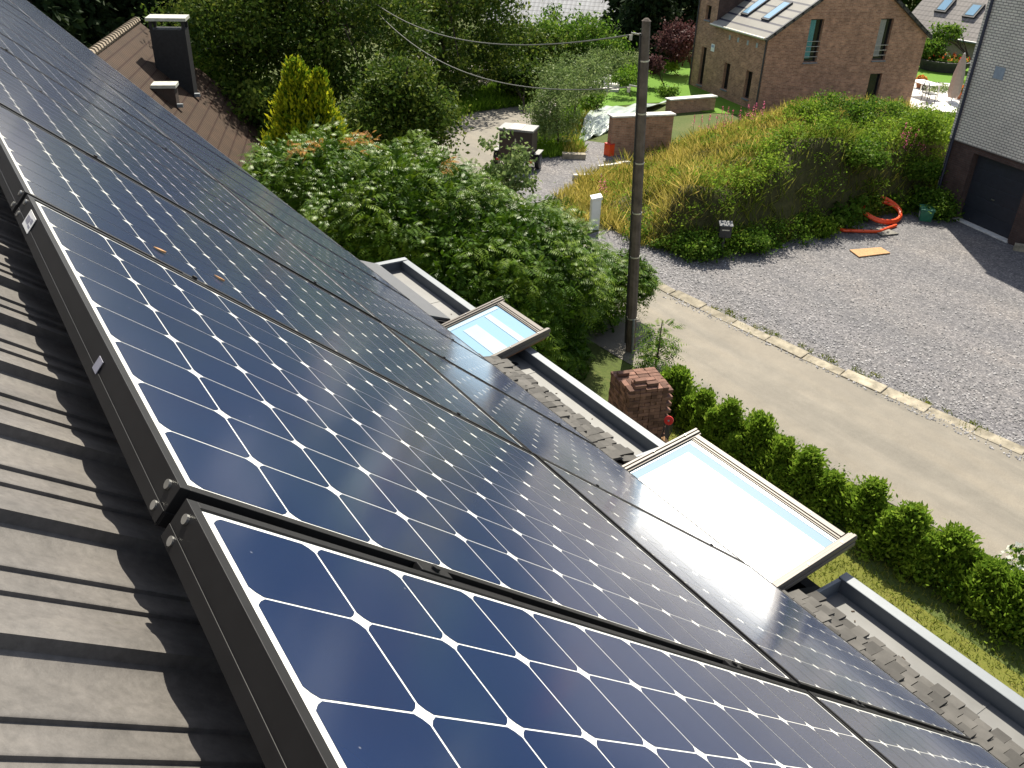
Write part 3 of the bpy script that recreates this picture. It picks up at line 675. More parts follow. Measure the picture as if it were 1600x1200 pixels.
# box gutters
def gutter(x0, x1):
    mb = MB(); zb = 5.565; yi, yo = 2.90, 3.145; t = .008
    mb.box(x0, x1, yi, yo, zb - .02, zb, .6)
    mb.hexa([(x0, yo, zb - .02), (x1, yo, zb - .02), (x1, yo + .055, zb - .02), (x0, yo + .055, zb - .02), (x0, yo + .002, zb + .082), (x1, yo + .002, zb + .082), (x1, yo + .06, zb + .087), (x0, yo + .06, zb + .087)], .4)
    g_ = hb(mb, 'gutter', M['zinc'], house, bevel=.004)
    mb = MB(); mb.box(x0 + .03, x1 - .03, yi, yo - .004, zb + .0015, zb + .004); f = hb(mb, 'gutter_floor', M['zincdirty'], g_); f.matrix_parent_inverse = Matrix.Identity(4); f.location = (0, 0, 0)
    for xx in (x0, x1 - .02):
        mb = MB(); mb.box(xx, xx + .02, yi + .004, yo + .004, zb + .003, zb + .075)
        if xx < -6: mb.box(x0 - .002, x0 + .06, yi - .1, yo + .058, zb + .076, zb + .092)
        f = hb(mb, 'end_cap', M['zinc'], g_, bevel=.003); f.location = (0, 0, 0)
    x = x0 + .8
    while x < x1 - .3:
        mb = MB(); mb.box(x, x + .012, yi, yo - .003, zb + .004, zb + .0065); x += 1.37
        f = hb(mb, 'seam', M['zincdirty'], g_); f.location = (0, 0, 0)
    mb = MB(); rq = random.Random(int(x0 * 10))
    for _ in range(26):
        x = rq.uniform(x0 + .1, x1 - .1); y = yi + .03 + abs(rq.gauss(0, .08)); l = rq.uniform(.004, .02)
        if y < yo - .03:
            a = rq.uniform(0, 3.14); mb.obox((x, y, zb + .0045), (l * math.cos(a), l * math.sin(a), 0), (-.006 * math.sin(a), .006 * math.cos(a), 0), (0, 0, .003))
    f = hb(mb, 'debris', M['bark'], g_); f.location = (0, 0, 0); f['kind'] = 'stuff'
gutter(-6.45, -3.02); gutter(-1.72, RX1)
# roof windows, both swung open
for wi, wn in enumerate(WIN):
    x0, x1, yo, zo, s_ = wn['x0'], wn['x1'], wn['yo'], wn['zo'], wn['sl']
    LY = yo - 2.44
    dy = np.array([0, -1, -s_]); dy /= np.linalg.norm(dy); nz = np.array([0, -s_, 1]); nz /= np.linalg.norm(nz); ex = np.array([1.0, 0, 0])
    Wd = x1 - x0; Ln = LY * math.sqrt(1 + s_ * s_); O = np.array([x0, yo, zo])
    P = lambda a, b_, c: O + ex * a + dy * b_ + nz * c
    bx = lambda mb, a0, a1, b0, b1, c0, c1, t=.5: mb.obox(P(a0, b0, c0), ex * (a1 - a0), dy * (b1 - b0), nz * (c1 - c0), t)
    # fixed curb in the roof: dark opening with its lining
    mb = MB()
    for a, b_ in ((x0 - .02, x0 + .02), (x1 - .02, x1 + .02)):
        mb.hexa([(a, 2.40, 5.35), (b_, 2.40, 5.35), (b_, 3.10, 5.35), (a, 3.10, 5.35), (a, 2.40, 5.80), (b_, 2.40, 5.80), (b_, 3.10, 5.56), (a, 3.10, 5.56)])
    mb.box(x0 + .02, x1 - .02, 3.04, 3.10, 5.35, 5.56); mb.box(x0 + .02, x1 - .02, 2.69, 3.04, 5.30, 5.34)
    rw = hb(mb, 'roof_window', M['dark'], house)
    set_props(rw, ['smaller far roof window with pale blue glass, swung open', 'larger near roof window with white blind, swung open'][wi])
    def sub(mb, name, mat, **k):
        o = hb(mb, name, mat, rw, **k); o.location = (0, 0, 0); return o
    mb = MB()    # wooden sash under the covers
    for a0, a1 in ((.012, .06), (Wd - .06, Wd - .012)): bx(mb, a0, a1, .012, Ln, -.05, -.004)
    bx(mb, .06, Wd - .06, .012, .06, -.05, -.004)
    sub(mb, 'sash', M['wood'], bevel=.003)
    pw = .040
    for a0, sgn in ((0, 1), (Wd, -1)):    # side covers: stepped rails
        mb = MB()
        for (p, q, c0, c1) in ((0, pw, -.006, .018), (pw * .10, pw * .55, .018, .024), (pw, pw * 1.30, -.004, .008)):
            lo, hi = sorted((a0 + sgn * p, a0 + sgn * q)); bx(mb, lo, hi, -.035, Ln, c0, c1)
        lo, hi = sorted((a0 - sgn * .004, a0 + sgn * .004)); bx(mb, lo, hi, -.02, Ln, -.03, -.006)
        sub(mb, 'side_cover', M['alu'], bevel=.0025)
    mb = MB(); e = pw * 1.32    # outer edge cover, lower and in steps
    bx(mb, e, Wd - e, -.012, .020, -.010, .012); bx(mb, e, Wd - e, .021, .034, -.010, .007); bx(mb, e, Wd - e, .035, .044, -.008, .003)
    sub(mb, 'bottom_cover', M['alu'], bevel=.002)
    for a in (.018, Wd - .018):
        for b_ in (.06, .30, .55): mb = MB(); mb.tube([P(a, b_, .022), P(a, b_, .028)], .0045, 8); sub(mb, 'screw', M['rivet'])
    for a in np.arange(.16, Wd - .1, .24): mb = MB(); mb.tube([P(a, .004, .011), P(a, .004, .0155)], .004, 8); sub(mb, 'screw', M['rivet'])
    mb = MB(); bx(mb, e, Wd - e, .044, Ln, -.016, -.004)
    sub(mb, 'pane', M['blueglass' if wi == 0 else 'paleglass'])  # pane colour carries the reflected sky
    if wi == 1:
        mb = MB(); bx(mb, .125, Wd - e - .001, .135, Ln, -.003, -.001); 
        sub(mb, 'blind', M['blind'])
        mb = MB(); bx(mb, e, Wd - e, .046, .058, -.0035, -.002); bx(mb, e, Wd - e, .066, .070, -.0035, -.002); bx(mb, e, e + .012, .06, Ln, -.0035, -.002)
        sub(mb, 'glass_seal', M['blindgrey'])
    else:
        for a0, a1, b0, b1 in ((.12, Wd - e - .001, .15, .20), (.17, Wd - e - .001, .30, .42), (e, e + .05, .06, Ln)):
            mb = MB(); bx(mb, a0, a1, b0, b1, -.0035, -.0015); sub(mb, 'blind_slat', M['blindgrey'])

# ================================================================== SOLAR PANELS
CP = .1265; PW, PL = 1.046, 1.558; U0 = -.017; VB = -.020
NCOL = 23; PITCHU = 1.066; PITCHV = 1.572
# frame
fw = .0115; D_ = .046
mb = MB(); x0, x1, y0, y1 = U0, U0 + PW, VB, VB + PL; zt, zb = .0022, .0022 - D_
mb.box(x0, x1, y0, y0 + fw, zb, zt); mb.box(x0, x1, y1 - fw, y1, zb, zt)
mb.box(x0, x0 + fw, y0 + fw, y1 - fw, zb, zt); mb.box(x1 - fw, x1, y0 + fw, y1 - fw, zb, zt)
for (a, b_, c, d) in ((x0 + .001, x1 - .001, y0 - .0012, y0), (x0 + .001, x1 - .001, y1, y1 + .0012)): mb.box(a, b_, c, d, zb + .001, zb + .017)
for (a, b_, c, d) in ((x0 - .0012, x0, y0 + .001, y1 - .001), (x1, x1 + .0012, y0 + .001, y1 - .001)): mb.box(a, b_, c, d, zb + .001, zb + .017)
fr = mb.build('frame', M['frame'], bevel=.0009)
mb = MB(); mb.box(x0 + fw, x1 - fw, y0 + fw, y1 - fw, -.006, -.0004); bs = mb.build('backsheet', M['backsheet'])
# 8 x 12 chamfered cells with rounded corners
vs, fs = [], []; hw = CP / 2 - .0014; ch = .0118
cp8 = []
for sx_, sy_ in ((1, 1), (-1, 1), (-1, -1), (1, -1)):
    a = (sx_ * hw, sy_ * (hw - ch)); b_ = (sx_ * (hw - ch), sy_ * hw); m_ = (sx_ * (hw - ch * .43), sy_ * (hw - ch * .43))
    seq = [a, m_, b_] if sx_ * sy_ > 0 else [b_, m_, a]
    cp8 += seq
for i in range(8):
    for j in range(12):
        k = len(vs); cx, cy = (i + .5) * CP, (j + .5) * CP
        vs += [(cx + a, cy + b_, 0) for a, b_ in cp8]; fs.append(list(range(k, k + 12)))
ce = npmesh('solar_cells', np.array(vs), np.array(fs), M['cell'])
rivets = []
for xx in (x0 + .022, x1 - .022):
    for zz in (-.0085, -.034): mb = MB(); mb.tube([(xx, y0, zz), (xx, y0 - .0028, zz)], .0052, 12); rivets.append(mb.build('rivet', M['rivet']))
clamps = []
for vv in (.335, 1.19):
    mb = MB(); mb.box(x1 + .001, x1 + .019, vv - .028, vv + .028, -.012, .0045, .3); mb.tube([(x1 + .010, vv, .004), (x1 + .010, vv, .0095)], .0065, 6); mb.box(x1 + .003, x1 + .017, vv + .026, vv + .17, -.016, -.004)
    clamps.append(mb.build('clamp', M['frame'], bevel=.001))
protos = [fr, bs, ce] + rivets + clamps
for kk in range(NCOL):
    for rw_ in range(2):
        u = (1 - kk) * PITCHU - .0; v = rw_ * PITCHV
        e = bpy.data.objects.new('solar_panel', None); link(e); e.empty_display_size = .2
        rn = np.random.default_rng(kk * 2 + rw_)
        dw = rn.normal(0, .0012); e.matrix_world = Matrix.Translation(Vector(pan(u, v, dw))) @ PAN_ROT @ Matrix.Rotation(rn.normal(0, .0008), 4, 'X')
        rown = ['upper', 'lower'][rw_]
        which = 'nearest to the camera' if kk == 0 else ORD[kk] + ' from the camera end'
        set_props(e, 'black framed dark blue solar panel in the %s row, %s' % (rown, which), 'solar panel', 'solar panels on the roof')
        for p_ in protos:
            if (p_ in rivets and (rw_ or kk > 3)) or (p_ in clamps and kk > 12): continue
            if kk == 0 and rw_ == 0: c = p_
            else: c = p_.copy(); link(c)
            c.parent = e
        if rw_ == 0 and kk in (1, 2):    # stickers on the near frame side
            mb = MB(); mb.box(x0 + .705, x0 + .725, y0 - .0022, y0 - .0013, -.030, -.012); mb.build('sticker', M['ink'], e)
            if kk == 1:
                mb = MB(); mb.box(x0 + .085, x0 + .145, y0 - .0022, y0 - .0013, -.034, -.004); st = mb.build('sticker', M['sticker'], e)
            if kk == 1:
                mb = MB(); mb.box(x0 + .092, x0 + .118, y0 - .0026, y0 - .0022, -.024, -.012); mb.box(x0 + .122, x0 + .138, y0 - .0026, y0 - .0022, -.026, -.022); mb.box(x0 + .122, x0 + .138, y0 - .0026, y0 - .0022, -.018, -.010)
                pr = mb.build('print', M['ink']); pr.parent = st
# two fallen leaf bits on the third panel
for i, (px_, py_, a) in enumerate(((250, 390, .5), (343, 434, -.2))):
    c_ = np.linalg.inv(PM @ np.eye(3)) @ ray(px_, py_); t_ = (0.004 - PC[2]) / c_[2]; q = PC + c_ * t_
    mb = MB(); l = .028
    for j in range(4):
        t0, t1 = j / 4, (j + 1) / 4; w0, w1 = .006 * math.sin(math.pi * (t0 * .9 + .05)), .006 * math.sin(math.pi * (t1 * .9 + .05))
        mb.hexa([(t0 * l - l / 2, -w0, 0), (t1 * l - l / 2, -w1, 0), (t1 * l - l / 2, w1, 0), (t0 * l - l / 2, w0, 0), (t0 * l - l / 2, -w0, .002 + .003 * t0), (t1 * l - l / 2, -w1, .002 + .003 * t1), (t1 * l - l / 2, w1, .002 + .003 * t1), (t0 * l - l / 2, w0, .002 + .003 * t0)])
    o = mb.build('dry_leaf', simple('dry_leaf_brown', (.42, .22, .09), .8)); o.matrix_world = Matrix.Translation(Vector(pan(q[0], q[1], .0015))) @ PAN_ROT @ Matrix.Rotation(1.0 + a, 4, 'Z')
    set_props(o, ['small curled brown leaf on the third solar panel, left one of two', 'small reddish brown leaf on the third solar panel, right one of two'][i], 'leaf', 'fallen leaves on the panels')
# red pulley wheel on its bracket beyond the near window
pc = CAM + ray(1045, 657) * (3.62 / ray(1045, 657)[1])
e = empty('pulley', pc, 'small red pulley wheel on a dark strap beside the near roof window', 'pulley')
ax = np.array([.55, -.75, .35]); ax /= np.linalg.norm(ax)
mb = MB(); mb.tube([-ax * .010, -ax * .007, ax * .007, ax * .010], [.024, .031, .031, .024], 20); mb.build('wheel', M['red'], e, smooth=True)
mb = MB(); mb.tube([-ax * .013, ax * .013], [.007, .007], 10); mb.build('hub', M['rivet'], e)
mb = MB(); sd = np.cross(ax, (0, 0, 1.)); sd /= np.linalg.norm(sd)
for s_ in (-1, 1): mb.tube([sd * s_ * .026 + np.array([0, 0, .01]), sd * s_ * .026 + np.array([0, 0, -.09]), sd * s_ * .02 + np.array([0, -.05, -.2]), np.array([0, -.42, -.32])], .004, 6)
mb.obox(np.array([-.02, -.002, -.16]), (.04, 0, 0), (0, .006, 0), (0, 0, .14)); mb.build('strap', M['black'], e)
mb = MB(); mb.obox(np.array([.01, -.06, -.14]), (.09, .02, -.05), (0, .03, 0), (0, 0, .03)); mb.build('wood_block', M['osb'], e)

# ================================================================== PALE BRICK BUILDING ON THE RIGHT
d1 = np.array([.963, -.269, 0]); d2 = np.array([.269, .963, 0])
wbP = np.array([-14.4, 26.2, 0]) - d1 * .55
e = empty('building', wbP, 'tall pale brick building with dark brick base and garage door', 'building')
def rel(o):  # wall() builds in world space; shift under the empty
    o.location = -Vector(o.parent.location) if o.parent.parent is None else (0, 0, 0); return o
s0 = .55; WL, WH = 8.6, 6.6
gar = [(s0 + .50, .04), (s0 + 2.63, .04), (s0 + 2.63, 2.08), (s0 + .50, 2.08)]
rel(wall('base_wall', wbP, d1, [(.05, -.1), (WL, -.1), (WL, 2.28), (.05, 2.28)], [gar], M['brick_base'], e, -d2, .28))
rel(wall('upper_wall', wbP - d2 * .05, d1, [(0, 2.28), (WL, 2.28), (WL, WH), (0, WH)], [], M['pale_brick'], e, -d2))
rel(wall('side_wall', wbP, d2, [(0, -.1), (8.5, -.1), (8.5, WH), (0, WH)], [], M['pale_brick'], e, -d1))
rel(wall('side_wall', wbP + d1 * WL, d2, [(0, -.1), (8.5, -.1), (8.5, WH), (0, WH)], [], M['pale_brick'], e, d1))
rel(wall('back_wall', wbP + d2 * 8.5, d1, [(0, -.1), (WL, -.1), (WL, WH), (0, WH)], [], M['pale_brick'], e, d2))
mb = MB(); mb.obox(-d1 * .06 - d2 * .10 + [0, 0, WH - .04], d1 * (WL + .12), d2 * 8.7, (0, 0, .12)); mb.build('roof', M['slate'], e)
mb = MB(); mb.obox(d1 * .02 - d2 * .052 + [0, 0, 2.262], d1 * WL, d2 * .06, (0, 0, .017)); mb.build('ledge', M['brick_base'], e)
mb = MB(); mb.obox(d1 * (s0 + .50) + d2 * .22 + [0, 0, .05], d1 * 2.13, d2 * .05, (0, 0, 2.03))
for i in range(5): mb.obox(d1 * (s0 + .53) + d2 * .208 + [0, 0, .07 + i * .405], d1 * 2.07, d2 * .013, (0, 0, .375))
gd = mb.build('garage_door', simple('dark_blue_door', (.022, .026, .036), .45), e, bevel=.006)
mb = MB(); mb.obox(d1 * (s0 + 1.45) + d2 * .195 + [0, 0, .92], d1 * .12, d2 * .013, (0, 0, .03)); h_ = mb.build('handle', M['rivet'], gd)
mb = MB(); mb.obox(d1 * (s0 + .46) - d2 * .04 + [0, 0, .0], d1 * 2.2, d2 * .25, (0, 0, .05)); mb.build('door_sill', M['stone'], e, bevel=.008)
mb = MB(); mb.tube([d1 * .20 - d2 * .10 + [0, 0, z] for z in (.05, 2.2, 4.4, WH - .05)], .042, 10)
for z in (.9, 2.6, 4.2, 5.9): mb.tube([d1 * .20 - d2 * .10 + [0, 0, z], d1 * .20 - d2 * .10 + [0, 0, z + .04]], .05, 10)
mb.build('downpipe', simple('navy_pipe', (.02, .024, .05), .4), e, smooth=True)
mb = MB(); mb.obox(d1 * (s0 + .42) - d2 * .062 + [0, 0, 4.24], d1 * .36, d2 * .012, (0, 0, .33)); mb.build('vent', simple('blue_grey_vent', (.25, .30, .36), .5), e)

# ================================================================== BRICK HOUSE
A = at(1077, 132); A[2] = 0; L1, L2 = 6.54, 8.56; EAV = 3.28; APX = EAV + (L2 / 2) * .665
B = A + d1 * L1
bh = empty('house', A, 'brown brick house with pale slab roof and two narrow roof lights', 'house')
rect = lambda s0, s1, z0, z1: [(s0, z0), (s1, z0), (s1, z1), (s0, z1)]
w1, w2, w3, wt = (.80, 1.30, .20, 2.01), (3.2, 3.72, .43, 1.63), (5.2, 5.72, .40, 1.62), (.72, 1.22, 3.27, 3.92)
o = rel(wall('front_wall', A, d1, [(0, -.6), (L1, -.6), (L1, EAV), (1.86, EAV), (1.86, 4.6), (0, 4.6)], [rect(*w) for w in (w1, w2, w3, wt)], M['brick_house'], bh, -d2, .18))
g1, g2, g3 = (2.02, 2.72, 2.16, 3.98), (5.76, 6.48, 2.17, 3.98), (5.86, 6.54, -.3, 1.57)
rel(wall('gable_wall', B, d2, [(0, -.6), (L2, -.6), (L2, EAV), (L2 / 2, APX), (0, EAV)], [rect(*w) for w in (g1, g2, g3)], M['brick_house'], bh, d1, .18))
rel(wall('gable_wall', A, d2, [(0, -.6), (L2, -.6), (L2, EAV), (L2 / 2, APX), (0, EAV)], [], M['brick_house'], bh, -d1, .18))
rel(wall('back_wall', A + d2 * L2, d1, [(0, -.6), (L1, -.6), (L1, EAV), (0, EAV)], [], M['brick_house'], bh, d2))
# wing at the left end, taller than the eave
rel(wall('wing_wall', A + d1 * 1.86, d2, [(0, 2.9), (2.6, 2.9), (2.6, 4.9), (0, 4.6)], [], M['brick_base'], bh, d1))
rise = (APX - EAV) / (L2 / 2)
for nm, s_a, P0, dn in (('roof', 1.72, A, 1), ('roof', -.1, A + d2 * L2, -1)):
    st = P0 + d1 * s_a + np.array([0, 0, EAV + .05]) - d2 * dn * .22 - np.array([0, 0, rise * .22])
    ext = L1 + .16 - s_a
    rel(uvquad(nm, st, d1 * ext, d2 * dn * (L2 / 2 + .22) + np.array([0, 0, rise * (L2 / 2 + .22)]), M['roof_sheets'], bh, .10))
rel(uvquad('wing_roof', A + d1 * -.12 - d2 * .12 + [0, 0, 4.62], d1 * 2.05, d2 * 2.8 + np.array([0, 0, .45]), M['roof_sheets'], bh, .08))
mb = MB(); mb.tube([d1 * 1.75 - d2 * .24 + [0, 0, EAV - .10], d1 * (L1 + .05) - d2 * .24 + [0, 0, EAV - .10]], .055, 8); mb.build('gutter', M['steelbar'], bh, smooth=True)
for sg, P0 in ((1, B + d1 * .06 - d2 * .2), (-1, B + d1 * .06 + d2 * (L2 + .2))):
    mb = MB(); a = P0 - A + np.array([0, 0, EAV - .22]); up_ = d2 * sg * (L2 / 2 + .2) + np.array([0, 0, rise * (L2 / 2 + .2)])
    mb.obox(a, up_, d1 * .1, (0, 0, .17)); mb.build('barge_board', M['winframe'], bh)
def win(P0, d, nrm, w, curtain=None, bars=0, sill=True, frac_=.55):
    s_0, s_1, z0, z1 = w; O = P0 - A + d * s_0 - nrm * .14; W_ = s_1 - s_0; H_ = z1 - z0; t = .05
    mb = MB(); q = -nrm * .04
    for a0, a1, c0, c1 in ((0, t, 0, H_), (W_ - t, W_, 0, H_), (t, W_ - t, 0, t), (t, W_ - t, H_ - t, H_)): mb.obox(O + d * a0 + [0, 0, z0 + c0], d * (a1 - a0), q, (0, 0, c1 - c0))
    f = mb.build('window', M['winframe'], bh)
    mb = MB(); mb.obox(O + d * t - nrm * .022 + [0, 0, z0 + t], d * (W_ - 2 * t), -nrm * .012, (0, 0, H_ - 2 * t)); mb.build('pane', M['glass'], f)
    if curtain:
        mb = MB(); n_ = 7; ww = (W_ - 2 * t) * frac_ / n_
        for i in range(n_): mb.obox(O + d * (t + ww * i) - nrm * (.021 - .005 * (i % 2)) + [0, 0, z0 + .14], d * ww * .97, nrm * .01, (0, 0, H_ - .2), i / n_)
        mb.build('curtain', M[curtain], f)
    if bars:
        mb = MB()
        for i in range(bars): mb.tube([O + nrm * .12 + [0, 0, z0 + .22 + i * .22], O + nrm * .12 + d * W_ + [0, 0, z0 + .22 + i * .22]], .014, 6)
        mb.build('railing', M['steelbar'], f)
    if sill:
        mb = MB(); mb.obox(O + d * -.03 + nrm * .0 + [0, 0, z0 - .07], d * (W_ + .06), nrm * .19, (0, 0, .055)); mb.build('sill', simple('blue_stone', (.17, .19, .22), .6), f)
nf = -d2
for w in (w1, w2, w3, wt): win(A, d1, nf, w)
win(B, d2, d1, g1, 'teal', 4); win(B, d2, d1, g2, 'greycurtain', 3, frac_=.62); win(B, d2, d1, g3)
for s_ in (3.23, 4.0, 4.85, 5.63):
    mb = MB(); mb.obox(d1 * s_ - d2 * .012 + [0, 0, 2.68], d1 * .14, d2 * .012, (0, 0, .2)); mb.build('vent', simple('pale_vent', (.33, .38, .40), .6), bh)
mb = MB(); mb.obox(d1 * 1.72 - d2 * .02 + [0, 0, 1.93], d1 * .32, d2 * .02, (0, 0, .34)); pl = mb.build('plate', M['white'], bh)
mb = MB(); mb.obox(d1 * 1.76 - d2 * .026 + [0, 0, 2.12], d1 * .22, d2 * .006, (0, 0, .10)); mb.build('blue_panel', simple('pale_blue_print', (.35, .42, .6), .6), pl)
mb = MB(); mb.tube([d1 * (L1 - .05) - d2 * .05 + [0, 0, -.3], d1 * (L1 - .05) - d2 * .05 + [0, 0, EAV - .1]], .035, 8); mb.tube([d1 * .05 - d2 * .05 + [0, 0, -.3], d1 * .05 - d2 * .05 + [0, 0, 4.5]], .035, 8); mb.build('downpipe', M['slate'], bh, smooth=True)
for s_ in (2.95, 4.75):    # roof lights on the front slope
    run = np.array([d2[0], d2[1], rise]); run = run / np.linalg.norm(run); nn = np.cross(d1, run); nn /= np.linalg.norm(nn)
    nn = nn if nn[2] > 0 else -nn
    O = d1 * s_ + d2 * .62 + np.array([0, 0, EAV + .05 + rise * .62]) + nn * .004
    mb = MB(); mb.obox(O, d1 * .62, run * 1.35, nn * .07); f = mb.build('roof_light', M['winframe'], bh)
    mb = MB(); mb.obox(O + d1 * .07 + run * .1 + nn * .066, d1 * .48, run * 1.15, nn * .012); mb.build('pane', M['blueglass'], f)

# garden walls in front of it
for nm, lab, q0, q1, hgt, cap in (('garden_wall', 'low brick garden wall with pale coping beside the gravel driveway', (953, 244), (1046, 239), 1.41, 1), ('garden_wall', 'short brick garden wall with pale coping behind the pole, nearer the brick house', (1046, 178), (1116, 172), .58, 1)):
    a = at(*q0); b_ = at(*q1); dd = b_ - a; ln = np.linalg.norm(dd); dd /= ln; nn = np.array([dd[1], -dd[0], 0]); nn = nn if nn @ (CAM - a) > 0 else -nn
    w_ = empty(nm, a, lab, 'wall', 'brick garden walls'); th = .35
    for P0, d_, l_ in ((a, dd, ln), (a - nn * th, dd, ln), (a, -nn, th), (a + dd * ln, -nn, th)):
        rel(wall('brickwork', P0, d_, [(0, -.1), (l_, -.1), (l_, hgt), (0, hgt)], [], M['brick_wall'], w_, nn))
    mb = MB(); mb.obox(nn * .06 - dd * .06 + [0, 0, hgt], dd * (ln + .12), -nn * (th + .12), (0, 0, .06)); mb.build('coping', M['stone'], w_, bevel=.01)

# ================================================================== NEIGHBOUR ROOF WITH BLACK CHIMNEY
K = 1.154
E0 = CAM + K * (np.array([-27.4208, 8.7721, 2.0]) - CAM); G0 = CAM + K * (np.array([-28.6688, 5.788, 4.8485]) - CAM)
av = np.array([.923, -.386, 0]); av /= np.linalg.norm(av); sl_ = E0 - G0; sl_ -= av * (sl_ @ av); pv = np.array([sl_[0], sl_[1], 0]); pw_ = np.linalg.norm(pv); pv /= pw_; drop = -sl_[2]
RL = 9.6
nb = empty('house', (G0[0], G0[1], -1.8), 'neighbouring house with brown tiled roof and tall black chimney', 'house')
rel(uvquad('roof', G0, av * RL, sl_ * 1.03, M['rooftile_red'], nb, .12))
rel(uvquad('roof', G0, av * RL, np.array([-sl_[0], -sl_[1], sl_[2]]) * 1.03, M['rooftile_red'], nb, .12))
mb = MB(); o3 = -np.array(nb.location)
for i in range(int(RL / .33)):
    a = G0 + av * i * .33 + o3; mb.tube([a + [0, 0, .0], a + av * .34 + [0, 0, .035]], [.10, .125], 8, i % 3 / 3)
mb.build('ridge_tiles', simple('ridge_tile', (.30, .24, .17), .8, tintvar=.1), nb, smooth=True)
hw_ = pw_ * .93
mb = MB(); P5 = lambda s, t, z: G0 + o3 + av * s + pv * t + np.array([0, 0, z - G0[2]])
prof5 = [(-hw_, -2.2), (hw_, -2.2), (hw_, G0[2] - drop * .93 - .13), (0, G0[2] - .14), (-hw_, G0[2] - drop * .93 - .13)]
mb.add([P5(.15, t, z) for t, z in prof5] + [P5(RL - .15, t, z) for t, z in prof5], [(0, 1, 2, 3, 4), (9, 8, 7, 6, 5)] + [(i, i + 5, (i + 1) % 5 + 5, (i + 1) % 5) for i in range(5)])
mb.build('wall', simple('cream_render', (.4, .36, .3), .9), nb)
cdn = lambda d_: np.array([0, 0, -drop * d_ / np.hypot(pw_, drop)]) + pv * (pw_ * d_ / np.hypot(pw_, drop))
def chim(name, along, dn0, dn1, depth, top, matw, cap_over, gap):
    a0 = G0 + o3 + av * (along - depth) + cdn(dn0); wv = pv * (pw_ * (dn1 - dn0) / np.hypot(pw_, drop)); zb_ = (G0 + cdn(dn1))[2] - .1 + o3[2]; zt_ = top + o3[2]
    a0 = np.array([a0[0], a0[1], zb_]); mb = MB()
    mb.obox(a0, av * depth, wv, (0, 0, zt_ - zb_ - gap - .09))
    if gap:
        for s in (0, 1):
            for t in (0, 1): mb.obox(a0 + av * s * (depth - .09) + wv * t * (1 - .09 / np.linalg.norm(wv)) + [0, 0, zt_ - zb_ - gap - .09], av * .09, wv / np.linalg.norm(wv) * .09, (0, 0, gap))
    c = mb.build('chimney', matw, nb)
    mb = MB(); wn = wv / np.linalg.norm(wv); o_ = cap_over; mb.obox(a0 - av * o_ - wn * o_ + [0, 0, zt_ - zb_ - .09], av * (depth + 2 * o_), wv + wn * 2 * o_, (0, 0, .09)); mb.build('cap_slab', simple('mossy_slab', (.42, .42, .36), .85), c)
    mb = MB(); mb.obox(a0 + wv + av * depth * .8 + [0, 0, .12], av * depth * .22, wn * .16, (0, 0, .1)); mb.build('flashing', M['zinc'], c)
ctop = CAM[2] + K * (5.32 - 8.5)
blk = simple('black_slate_cladding', (.016, .016, .018), .6, 0, .3, .3, 12)
chim('chimney', 3.15 * K, 1.18 * K, 2.36 * K, .75, ctop, blk, .07, .26)
chim('chimney', 5.1 * K, 1.47 * K, 2.15 * K, .5, CAM[2] + K * (4.0 - 8.5), simple('brown_shaft', (.045, .028, .022), .7), .05, 0)

# ================================================================== FAR HOUSES
def farhouse(label, pc0, yaw, w, dpt, zeave, zridge, wallmat, roofmat, zbase, lights=()):
    e = empty('house', (pc0[0], pc0[1], zbase), label, 'house', None, yaw); z1 = zeave - zbase; z2 = zridge - zbase
    # local: x along ridge, y depth; front eave at y = 0
    ws = simple('far_wall', wallmat, .9); mb = MB()
    sec = [(0.25, 0), (dpt - .25, 0), (dpt - .25, z1), (dpt / 2, z2 - .15), (.25, z1)]
    mb.add([(.1, y, z) for y, z in sec] + [(w - .1, y, z) for y, z in sec], [(0, 1, 2, 3, 4), (9, 8, 7, 6, 5)] + [(i, i + 5, (i + 1) % 5 + 5, (i + 1) % 5) for i in range(5)])
    mb.build('wall', ws, e)
    for s_ in (0, 1):
        y0 = -.2 if s_ == 0 else dpt + .2; up_ = np.array([0, (dpt / 2 + .2) * (1 if s_ == 0 else -1), z2 - z1 + .1]); uvquad('roof', (-.2, y0, z1 - .1), (w + .4, 0, 0), up_, roofmat, e, .1)
    mb = MB(); mb.tube([(-.2, -.26, z1 - .12), (w + .2, -.26, z1 - .12)], .07, 8); mb.build('gutter', M['zinc'], e)
    up_ = np.array([0, dpt / 2 + .2, z2 - z1 + .1]); up_ /= np.linalg.norm(up_); nn = np.cross((1, 0, 0), up_)
    for (lx, lu, lw, lh) in lights:
        O = np.array([lx, -.2, z1 - .1]) + up_ * lu + nn * .003
        mb = MB(); mb.obox(O, (lw, 0, 0), up_ * lh, nn * .12); f = mb.build('roof_light', M['winframe'], e)
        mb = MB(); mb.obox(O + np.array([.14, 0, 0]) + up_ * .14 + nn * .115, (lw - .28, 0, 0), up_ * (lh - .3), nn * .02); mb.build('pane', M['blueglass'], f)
    return e
pA = far(1405, 62, 66); pB = far(1570, 50, 62); yw = math.atan2(pB[1] - pA[1], pB[0] - pA[0])
farhouse('distant house with grey brown tiled roof and two roof lights behind the garden lawn', (pA[0], pA[1]), yw, 12, 9, (pA[2] + pB[2]) / 2, (pA[2] + pB[2]) / 2 + 4.4, (.3, .25, .21), M['roof_far_dark'], -.3, ((1.3, 1.75, .85, 1.1), (3.4, 1.65, .85, 1.1)))
pA = far(760, 55, 66); pB = far(952, 47, 64); yw = math.atan2(pB[1] - pA[1], pB[0] - pA[0])
farhouse('distant building with shiny pale tiled roof half hidden by trees', (pA[0], pA[1]), yw, float(np.linalg.norm((pB - pA)[:2])), 9, pB[2], pB[2] + 3.6, (.38, .36, .34), M['roof_far_pale'], -3)

